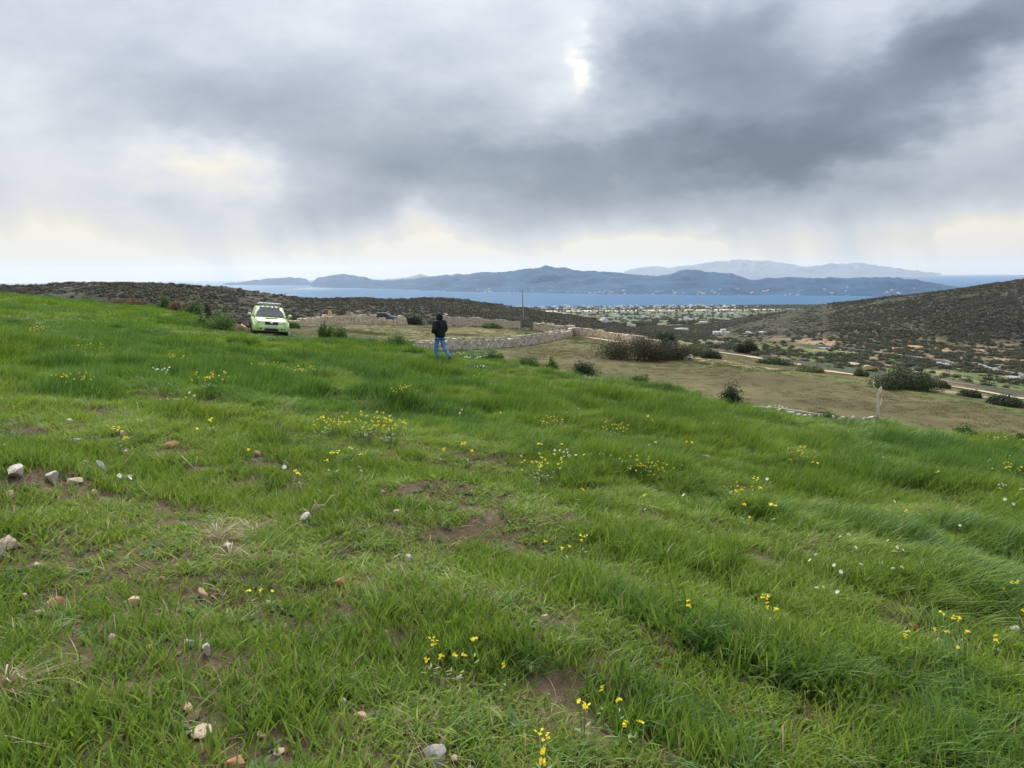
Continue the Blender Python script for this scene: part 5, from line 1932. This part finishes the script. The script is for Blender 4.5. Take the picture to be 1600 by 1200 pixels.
def mustard(seed, heads, h, spread, r):
    """stems and flower heads of a wild mustard plant"""
    g = np.random.default_rng(seed)
    sb, fb = bmesh.new(), bmesh.new()
    tops = []
    for k in range(heads):
        a, q = g.random() * 6.28, spread * g.random() ** .6
        t_ = Vector((math.cos(a) * q, math.sin(a) * q, h * (0.72 + .36 * g.random())))
        tube(sb, [(t_.x * .2, t_.y * .2, 0), (t_.x * .55, t_.y * .55, t_.z * .55), t_], [.0028, .0022, .0014], 4)
        for j in range(7):
            c = t_ + Vector((g.normal() * r * .8, g.normal() * r * .8, g.normal() * r * .7))
            petals(fb, c, (g.normal() * .6, g.normal() * .6 - .3, 1), r * (.75 + .4 * g.random()), 4, .25, .9)
        for j in range(2):
            e = t_ * (.3 + .3 * g.random())
            dd = Vector((g.normal(), g.normal(), .3)).normalized() * .05
            s_ = dd.cross(Vector((0, 0, 1))).normalized() * .008
            sb.faces.new([sb.verts.new(p) for p in (e, e + dd * .5 + s_, e + dd, e + dd * .5 - s_)])
    out = []
    for nm, bm, m_ in (('stems', sb, M_fstem), ('blossoms', fb, M_ypet)):
        me = bpy.data.meshes.new(nm)
        bm.to_mesh(me)
        bm.free()
        me.materials.append(m_)
        out.append(me)
    return out


def daisy(seed, heads, h, spread, r):
    g = np.random.default_rng(seed)
    sb, fb, cb_ = bmesh.new(), bmesh.new(), bmesh.new()
    for k in range(heads):
        a, q = g.random() * 6.28, spread * g.random() ** .6
        t_ = Vector((math.cos(a) * q, math.sin(a) * q, h * (0.75 + .35 * g.random())))
        tube(sb, [(t_.x * .3, t_.y * .3, 0), (t_.x * .6, t_.y * .6, t_.z * .5), t_], [.002, .0018, .0013], 4)
        nr = (g.normal() * .5, g.normal() * .4 - .55, 1)
        petals(fb, t_, nr, r, 8, .35, .75)
        petals(fb, t_ + Vector((0, 0, r * .15)), nr, r * .75, 6, .7, .8)
        bmesh.ops.create_icosphere(cb_, subdivisions=1, radius=r * .22, matrix=Matrix.Translation(t_ + Vector((0, 0, r * .2))))
    out = []
    for nm, bm, m_ in (('stems', sb, M_fstem), ('blossoms', fb, M_wpet), ('flower_centres', cb_, M_ypet)):
        me = bpy.data.meshes.new(nm)
        bm.to_mesh(me)
        bm.free()
        me.materials.append(m_)
        out.append(me)
    return out


Y1 = [mustard(i, 1 + i % 3, .25, .05, .0105) for i in range(4)]
Y2 = [mustard(20 + i, 22, .30, .30, .0078) for i in range(3)]
D1 = [daisy(40 + i, 1 + i, .21, .05, .019) for i in range(2)]
D2 = [daisy(50 + i, 11, .24, .26, .022) for i in range(3)]


def plant(name, parts, px, py, s, label, cat, group, i):
    # py is where the blossoms show: root the plant below them
    p = on_field(px, py)
    for _ in range(3):
        q = on_field(px, py + 0.20 * s * F / max(1.0, (p - CAM).length))
        p = q
    root = tag(link(name, None, loc=p - Vector((0, 0, .01)), rot=(0, 0, i * 2.4), scl=(s, s, s)), label, cat, group)
    for me in parts:
        link(me.name.split('.')[0], me, root)
    return root


YF = [  # single or few-headed plants
    (395, 917, 'single yellow bloom, left of the pair below the straw mound'), (421, 918, 'pair of yellow blooms below the straw mound'), (674, 1018, 'yellow bloom at the left end of the group near the bottom centre'),
    (740, 1012, 'tallest yellow bloom of the group near the bottom centre'), (724, 1021, 'low yellow bloom in the middle of the group near the bottom centre'), (701, 1024, None),
    (912, 1108, 'yellow bloom at the lower left of the right-hand bottom group'), (939, 1084, 'yellow bloom at the upper left of the bottom group'), (967, 1084, 'yellow bloom at the upper right of the bottom group'),
    (985, 1122, 'yellow bloom low on the right of the bottom group'), (848, 1172, 'tall yellow bloom at the bottom edge of the view'), (850, 1196, 'yellow bloom cut by the bottom edge'),
    (853, 843, None), (886, 853, None), (910, 842, None), (785, 1047, None), (1005, 768, None), (1150, 764, None), (1182, 757, None), (1165, 800, None), (1173, 806, None), (1325, 675, None), (1250, 704, None),
    (1463, 968, 'brightest yellow bloom above the orange stone on the right'), (1453, 980, None), (1407, 989, 'yellow bloom left of the orange stone on the right'), (1497, 982, None), (1482, 1002, None),
    (1500, 1013, 'lowest yellow bloom of the right-hand cluster'), (1559, 1000, 'yellow bloom below the white stone near the right edge'), (1575, 921, None), (1596, 941, None), (1590, 953, None), (1191, 943, None),
    (1200, 945, None), (1400, 871, 'yellow bloom among white flowers on the right'), (1473, 836, None), (1080, 940, None), (520, 716, None), (545, 708, None), (780, 642, None), (690, 700, None), (190, 682, None),
    (570, 718, None), (395, 700, None), (335, 655, None), (1410, 805, None), (1200, 800, None), (1230, 716, None), (1270, 722, None), (730, 700, None), (1540, 640, None), (315, 668, None), (470, 735, None),
    (500, 660, None), (840, 700, None), (905, 760, None), (1075, 690, None), (1015, 655, None), (1465, 735, None), (880, 690, None)]
_un = [i for i, s_ in enumerate(YF) if s_[2] is None]
_lab = dict(zip(_un, which([YF[i][:2] for i in _un], 'small yellow flower')))
for i, (px, py, lab) in enumerate(YF):
    plant('mustard_flower', Y1[i % 4], px, py, 0.78 if py > 800 else 1.15, lab or _lab[i], 'flower', 'single yellow flowers', i)
YC = [(845, 730, 'dense yellow flower clump in the centre of the field', 1.0), (627, 626, 'yellow flower clump below the walking person', 1.0), (740, 595, 'broad yellow flower clump right of the walking person', 1.1),
      (570, 664, 'wide yellow flower patch left of centre', 1.2), (612, 672, 'yellow flower patch joined to a dark green tuft at centre left', 1.1), (960, 672, 'yellow flower clump in the upper right of centre', .9),
      (1000, 730, 'yellow flower clump left of the white blooms at right of centre', .9), (1025, 738, 'small yellow flower clump beside white blooms', .8), (858, 660, 'low yellow flower clump above centre', .8),
      (1252, 712, 'yellow flower clump on the right slope', .8), (1578, 738, 'yellow flower clump at the right edge', .9), (470, 580, 'yellow flower patch below the lime green car', 1.0),
      (415, 577, 'long yellow flower patch left of the one below the car', 1.2), (275, 565, 'yellow flower patch on the upper left slope', 1.2), (115, 592, 'yellow flower patch near the left edge of the slope', 1.1),
      (140, 548, 'faint yellow flower patch high on the left slope', 1.2), (515, 665, 'yellow flower clump left of the wide patch', .8), (1485, 676, 'tall yellow flower clump on the right terrace edge', 1.1),
      (1510, 672, 'tall yellow flower clump in the middle of the right terrace edge', 1.1), (1550, 680, 'tall yellow flower clump nearest the right end of the terrace edge', .9), (872, 572, 'yellow flower clump before the dark shrub on the fallow edge', .8),
      (330, 600, 'yellow flower patch right of the upper left one', 1.0), (60, 520, 'faint yellow flower patch by the left edge', 1.2), (1150, 770, 'sparse yellow flower clump on the right before the dry mound', .7)]
for i, (px, py, lab, s) in enumerate(YC):
    plant('mustard_clump', Y2[i % 3], px, py, s, lab, 'flowers', 'clumps of yellow flowers', i)
WF = [(450, 733, 'lone white dandelion head left of centre'), (1282, 916, 'larger white flower of the lower pair on the right'), (1315, 931, 'lower white flower of the pair on the right'), (1405, 857, 'brightest white flower near the upper right'),
      (1389, 853, None), (1305, 886, None), (1336, 888, None), (1268, 868, None), (1330, 858, None), (1402, 886, None), (1203, 752, None), (1145, 770, None), (1383, 720, None), (1573, 785, None), (1595, 692, None), (1575, 715, None),
      (1388, 788, None), (1320, 835, None), (1500, 825, None), (198, 745, None), (1075, 780, None), (300, 615, None), (430, 590, None), (720, 640, None), (900, 640, None), (1020, 690, None), (1115, 663, None), (1545, 720, None)]
_un = [i for i, s_ in enumerate(WF) if s_[2] is None]
_lab = dict(zip(_un, which([WF[i][:2] for i in _un], 'small white flower')))
for i, (px, py, lab) in enumerate(WF):
    plant('white_flower', D1[i % 2], px, py, 0.82 if py > 800 else 1.15, lab or _lab[i], 'flower', 'single white flowers', i)
WC = [(250, 580, 'white flower cluster high on the left slope', 1.1), (277, 627, 'white flower cluster mixed with yellow on the left slope', .9), (890, 708, 'white flower cluster right of the dense yellow clump', .8),
      (935, 710, 'sparse white flowers right of the white cluster', .7), (660, 590, 'white flower patch at the feet of the walking person', .9), (740, 557, 'dense white flower patch behind the walking person', 1.3),
      (715, 553, 'white flower patch between the person and the dense one', 1.2), (845, 575, 'white flowers before the upright dark green shrub', .9), (750, 575, 'white flowers below the dense white patch', .8),
      (1055, 728, 'white flowers beside the small yellow clump', .7), (920, 589, 'white flowers before the broad dark green shrub', .8), (1215, 636, 'white flowers beside the pointed dark shrub', 1.0), (1560, 688, 'white flowers on the right terrace edge', .9),
      (590, 538, 'white flowers at the foot of the rounded shrub by the wall', .9), (1580, 765, 'white flowers mixed with yellow at the right edge', .8)]
for i, (px, py, lab, s) in enumerate(WC):
    plant('white_flower_clump', D2[i % 3], px, py, s, lab, 'flowers', 'clumps of white flowers', i)

# ------------------------------------------------------------------ maquis on the hills, trees on the plain: nobody could count it
M_maq = leaf_mat('maquis leaf', [(0.044, 0.043, 0.028), (0.058, 0.056, 0.037), (0.074, 0.069, 0.048), (0.095, 0.086, 0.064)], 0.12, 0.7, 'tint')
M_tre = leaf_mat('far tree leaf', [(0.034, 0.042, 0.024), (0.055, 0.064, 0.036), (0.085, 0.092, 0.055)], 0.12, 0.7, 'tint')


def maq_mesh(i, mat, n=120, size=0.15):
    g = np.random.default_rng(800 + i)
    lobes = [((g.normal() * .22, g.normal() * .22, .22 + .15 * g.random()), (.30 + .12 * g.random(), .30 + .1 * g.random(), .26 + .12 * g.random())) for _ in range(4)]
    V, F_ = leaf_cloud(g, lobes, n, size)
    return mesh_np('bush', V, F_, [mat], smooth=False)


maq_src = hidden_collection('maquis_bush', [maq_mesh(i, M_maq, 150, 0.12) for i in range(6)])
tre_src = hidden_collection('far_tree', [maq_mesh(20 + i, M_tre, 420, 0.07) for i in range(4)])
wgt = np.zeros(lx.shape)
cellA = np.abs(np.gradient(lx, axis=0) * np.gradient(ly, axis=1))
thick_ = fbm(lx * 0.035 + 5, ly * 0.035, 4) + 0.30 * (n_b - 0.5)
inview = (PX > -150) & (PX < 1750)
hillm = (TK > 3.3) & (TK < 7.35) & (1 - va > 0.5) & inview & ~((PX > 960) & (PX < 1160) & (TK > 7.0))
wgt[hillm] = (cellA * (0.45 + 1.0 * sstep(thick_, 0.36, 0.60)))[hillm]
pr = (wgt / wgt.sum()).ravel()
NM = 80000
ii = rng.choice(len(pr), NM, p=pr)
x = lx.ravel()[ii] + rng.normal(0, 1.2, NM)
y = ly.ravel()[ii] + rng.normal(0, 1.2, NM)
z = np.array([ground(a, b_) for a, b_ in zip(x, y)])
s = (0.8 + 1.3 * rng.random(NM) ** 1.8) * (0.8 + 0.5 * sstep(fbm(x * .02, y * .02, 2), .4, .7))
scatter('maquis_scrub', 'dark maquis scrub covering the ridge and the right-hand hill', np.stack([x, y, z - .15], 1), np.stack([0 * x, 0 * x, rng.random(NM) * 6.28], 1), np.stack([s * 1.25, s * 1.25, s * 0.85], 1),
        rng.integers(0, 6, NM), np.clip(fbm(x * .03 + 8, y * .03, 3) * 1.0 - .05 + .15 * rng.random(NM), 0, 1), maq_src)
# rocks between the scrub
hr = hillm & (n_b > 0.52)
wr = np.where(hr, cellA, 0).ravel()
NK = 900
ii = rng.choice(len(wr), NK, p=wr / wr.sum())
x, y = lx.ravel()[ii] + rng.normal(0, 1, NK), ly.ravel()[ii] + rng.normal(0, 1, NK)
z = np.array([ground(a, b_) for a, b_ in zip(x, y)])
s = 0.5 + 1.3 * rng.random(NK) ** 2.2
rk_src = hidden_collection('hill_rock', [rock_mesh(60 + i, M_stone[['grey', 'pink', 'grey'][i]], sub=0) for i in range(3)])
scatter('hillside_rocks', 'grey rocks showing between the scrub on the hills', np.stack([x, y, z], 1), rng.random((NK, 3)) * .5, np.stack([s * 1.6, s, s * .8], 1), rng.integers(0, 3, NK), rng.random(NK), rk_src)
# scrub and olive trees in the valley and on the plain
mv = (((TK > 3.1) & (TK < 6.3) & (va > 0.5)) | ((TK > 7.1) & (TK < 10.95) & (PX > 700) & (PX < 1300))) & inview
edge_ = sstep(n_b, 0.52, 0.40) + 0.28
hedge = np.abs(np.mod(lx / 110 + 0.6 * n_a + ly * 0.001, 1) - 0.5) > 0.44
wv_ = np.where(mv, cellA * np.where(TK < 6.3, edge_ * 16 * sstep(ly, 62, 120), 0.03 + 0.25 * hedge + 0.55 * (TK > 10.2)), 0).ravel()
NT_ = 17000
ii = rng.choice(len(wv_), NT_, p=wv_ / wv_.sum())
x, y = lx.ravel()[ii] + rng.normal(0, 1.5, NT_), ly.ravel()[ii] + rng.normal(0, 1.5, NT_)
z = np.array([ground(a, b_) for a, b_ in zip(x, y)])
s = np.where(y > 600, 3.0 + 4.5 * rng.random(NT_) ** 1.6, (0.6 + 1.6 * rng.random(NT_) ** 2) * (0.6 + 0.4 * sstep(y, 80, 200)))
scatter('valley_scrub', 'olive trees and scrub dotted over the valley and the plain', np.stack([x, y, z - .2], 1), np.stack([0 * x, 0 * x, rng.random(NT_) * 6.28], 1), np.stack([s * 1.2, s * 1.2, s * .95], 1),
        rng.integers(0, 4, NT_), rng.random(NT_), tre_src)
# dry tussocks and low weeds on the fallow field and pasture
M_fdry = leaf_mat('fallow stubble', [(0.125, 0.102, 0.054), (0.155, 0.130, 0.068), (0.190, 0.160, 0.090)], 0.15, 0.8, 'tint', 0.1)
M_fgrn = leaf_mat('fallow weed', [(0.078, 0.092, 0.034), (0.104, 0.122, 0.044), (0.135, 0.150, 0.058)], 0.2, 0.7, 'tint', 0.1)
tus_src = hidden_collection('tussock', [clump_mesh(60 + i, [M_fdry, M_fgrn] if i < 2 else [M_fgrn, M_fdry], n=50, rad=0.3, h=0.20, width=0.022, lean=1.0, spread=0.9, wind=0.3, seg=2) for i in range(4)])
mf = (TK > 1.02) & (TK < 2.98) & (PX > -50) & (PX < 1750)
wf_ = np.where(mf, cellA * (0.25 + sstep(n_b, 0.45, 0.7)), 0).ravel()
NF = 24000
ii = rng.choice(len(wf_), NF, p=wf_ / wf_.sum())
x, y = lx.ravel()[ii] + rng.normal(0, .5, NF), ly.ravel()[ii] + rng.normal(0, .5, NF)
z = np.array([ground(a, b_) for a, b_ in zip(x, y)])
gr_ = cov.reshape(-1, 3)[ii]
isg = gr_[:, 1] > gr_[:, 0] * 1.12
id_ = np.where(isg | (rng.random(NF) < .18), 2, 0) + rng.integers(0, 2, NF)
s = 0.5 + 0.8 * rng.random(NF)
scatter('fallow_weeds', 'dry tussocks and low weeds on the fallow field and pasture', np.stack([x, y, z], 1), np.stack([0 * x, 0 * x, rng.random(NF) * 6.28], 1), np.stack([s, s, s * np.where(isg, 0.8, .40)], 1), id_, rng.random(NF), tus_src)

# ------------------------------------------------------------------ houses
M_lime = flat('limewash', (0.66, 0.65, 0.63), 0.85, var=0.06, scale=0.5)
M_ochre = flat('ochre render', (0.55, 0.47, 0.37), 0.9, var=0.1, scale=0.5)
M_pane = flat('dark window', (0.05, 0.06, 0.07), 0.3)


def house_parts(seed, big=False):
    g = np.random.default_rng(seed)
    wb, nb = bmesh.new(), bmesh.new()
    W_, D_, H_ = 9 + 5 * g.random(), 6 + 2 * g.random(), 3.2
    box(wb, (0, 0, H_ / 2 - 1), (W_, D_, H_ + 2))
    box(wb, (0, 0, H_ + .12), (W_ + .12, D_ + .12, .3))
    if g.random() < .7:
        w2 = W_ * (.4 + .2 * g.random())
        sx_ = (W_ - w2) / 2 * (1 if g.random() < .5 else -1)
        box(wb, (sx_, .2, H_ + 1.6), (w2, D_ * .8, 2.9))
        box(nb, (sx_, .2 - D_ * .4 - .02, H_ + 1.5), (1.0, .08, 1.2))
    if g.random() < .6:
        box(wb, (W_ / 2 + 2, .6, 1.0), (4.2, D_ * .7, 4.4))
    for k in range(3):
        box(nb, (-W_ / 2 + W_ * (k + .6) / 3.3, -D_ / 2 - .02, 1.4), (1.0, .08, 1.3 if k != 1 else 2.0))
    out = []
    for nm, bm, m_ in (('wall', wb, M_lime), ('window', nb, M_pane)):
        me = bpy.data.meshes.new(nm)
        bm.to_mesh(me)
        bm.free()
        me.materials.append(m_)
        out.append(me)
    return out


HOUSES = [house_parts(900 + i) for i in range(6)]
WALLS = [h[0] for h in HOUSES]


def house(px, py, i, label, group, s=1.0, bvh=None, parts=False):
    d = ray(px, py)
    h = (bvh or LAND_BVH).ray_cast(CAM + d * 60, d)
    if h[0] is None:
        return
    p = h[0]
    g = np.random.default_rng(i)
    sc = (s * (.8 + .5 * g.random()), s, s * (.85 + .3 * g.random()))
    rot = (0, 0, g.normal() * .5)
    if parts:
        r_ = tag(link('house', None, loc=p, rot=rot, scl=sc), label, 'house', group)
        link('wall', HOUSES[i % 6][0], r_)
        link('window', HOUSES[i % 6][1], r_)
    else:
        tag(link('house', WALLS[i % 6], loc=p, rot=rot, scl=sc), label, 'house', group)


for i, (px, py, s, lab) in enumerate([(1062, 519, 1.25, 'large white building on the plain, nearest of the white houses'), (985, 511, .55, 'white house at the tip of the dark ridge'), (1097, 507, 1.3, 'long white building below the hill spur'),
                                      (945, 500, 1.0, 'white house with dark trees left on the plain'), (941, 505, .8, 'small white house just below the one with dark trees'), (1124, 524, .8, 'pale house on the near valley slope under the hill'),
                                      (1190, 523, .6, 'small white house among scrub at the hill foot'), (1100, 492, 1.1, 'white house on the plain in front of the airstrip'), (1085, 499, .9, 'small white house between the airstrip and the long building'),
                                      (1170, 524, .5, 'tiny pale hut left of the small white house at the hill foot')]):
    house(px, py - 1.5, i, lab, 'white houses on the plain', s * .55, parts=True)
g = np.random.default_rng(5)
k = 0
TOWN = 'tiny white house in the coastal village along the strait'


def tk_point(px, t_):
    i = int(np.argmin(np.abs(COLS - px)))
    j = int(np.argmin(np.abs(tk - t_)))
    return Vector((lx[i, j] + g.normal() * 5, ly[i, j] + g.normal() * 8, lz[i, j]))


def house_at(p, i, label, group, s=1.0):
    q = np.random.default_rng(i)
    tag(link('house', WALLS[i % 6], loc=p, rot=(0, 0, q.normal() * .5), scl=(s * (.8 + .5 * q.random()), s, s * (.85 + .3 * q.random()))), label, 'house', group)


for row, (t_, x0, x1, n) in enumerate(((10.93, 800, 1120, 34), (10.75, 820, 1150, 34), (10.52, 840, 1190, 34), (10.3, 860, 1150, 26))):
    for j in range(n):
        px = x0 + (x1 - x0) * (j + g.random() * .9) / n
        house_at(tk_point(px, t_ + g.normal() * .03), 100 + k, TOWN, 'houses of the coastal village', .7 + .6 * g.random())
        k += 1
for j in range(22):
    house_at(tk_point(870 + 280 * g.random(), 8.0 + 1.9 * g.random()), 300 + j, 'tiny white farmhouse scattered on the coastal plain', 'farmhouses on the plain', .7 + .4 * g.random())
ISL_BVH = bvh_of(isl)
for j in range(90):
    u_ = g.random()
    px = 820 + 640 * g.random() if u_ < .75 else 560 + 260 * g.random()
    up = g.random() ** 2.2 * (14 if px > 1100 else 5)
    ysh = float(np.interp(px, [560, 700, 830, 1000, 1200, 1400], [454, 457, 459, 461, 463, 465]))
    house(px, ysh - 1.2 - up, 400 + j, 'tiny white house on the shore or slopes of the island across the strait', 'houses on the island', .7 + .6 * g.random(), ISL_BVH)


# ------------------------------------------------------------------ haze: damp sea air
bm = bmesh.new()
box(bm, (0, 0, (SEA - 22 + 330) / 2), (54000, 54000, 330 - (SEA - 22)))
hz_m = bpy.data.materials.new('damp air')
hz_m.use_nodes = True
ht = NT(hz_m.node_tree)
for n_ in list(ht.n):
    ht.n.remove(n_)
pv = ht.new('ShaderNodeVolumePrincipled')
pv.inputs['Color'].default_value = (0.78, 0.88, 1.0, 1.0)
pv.inputs['Density'].default_value = 3.2e-5
pv.inputs['Anisotropy'].default_value = 0.5
oo = ht.new('ShaderNodeOutputMaterial')
ht.l.new(pv.outputs[0], oo.inputs['Volume'])
hz = bm_obj('haze', bm, hz_m, smooth=False)
tag(hz, 'pale blue damp air over land and sea', kind='stuff')
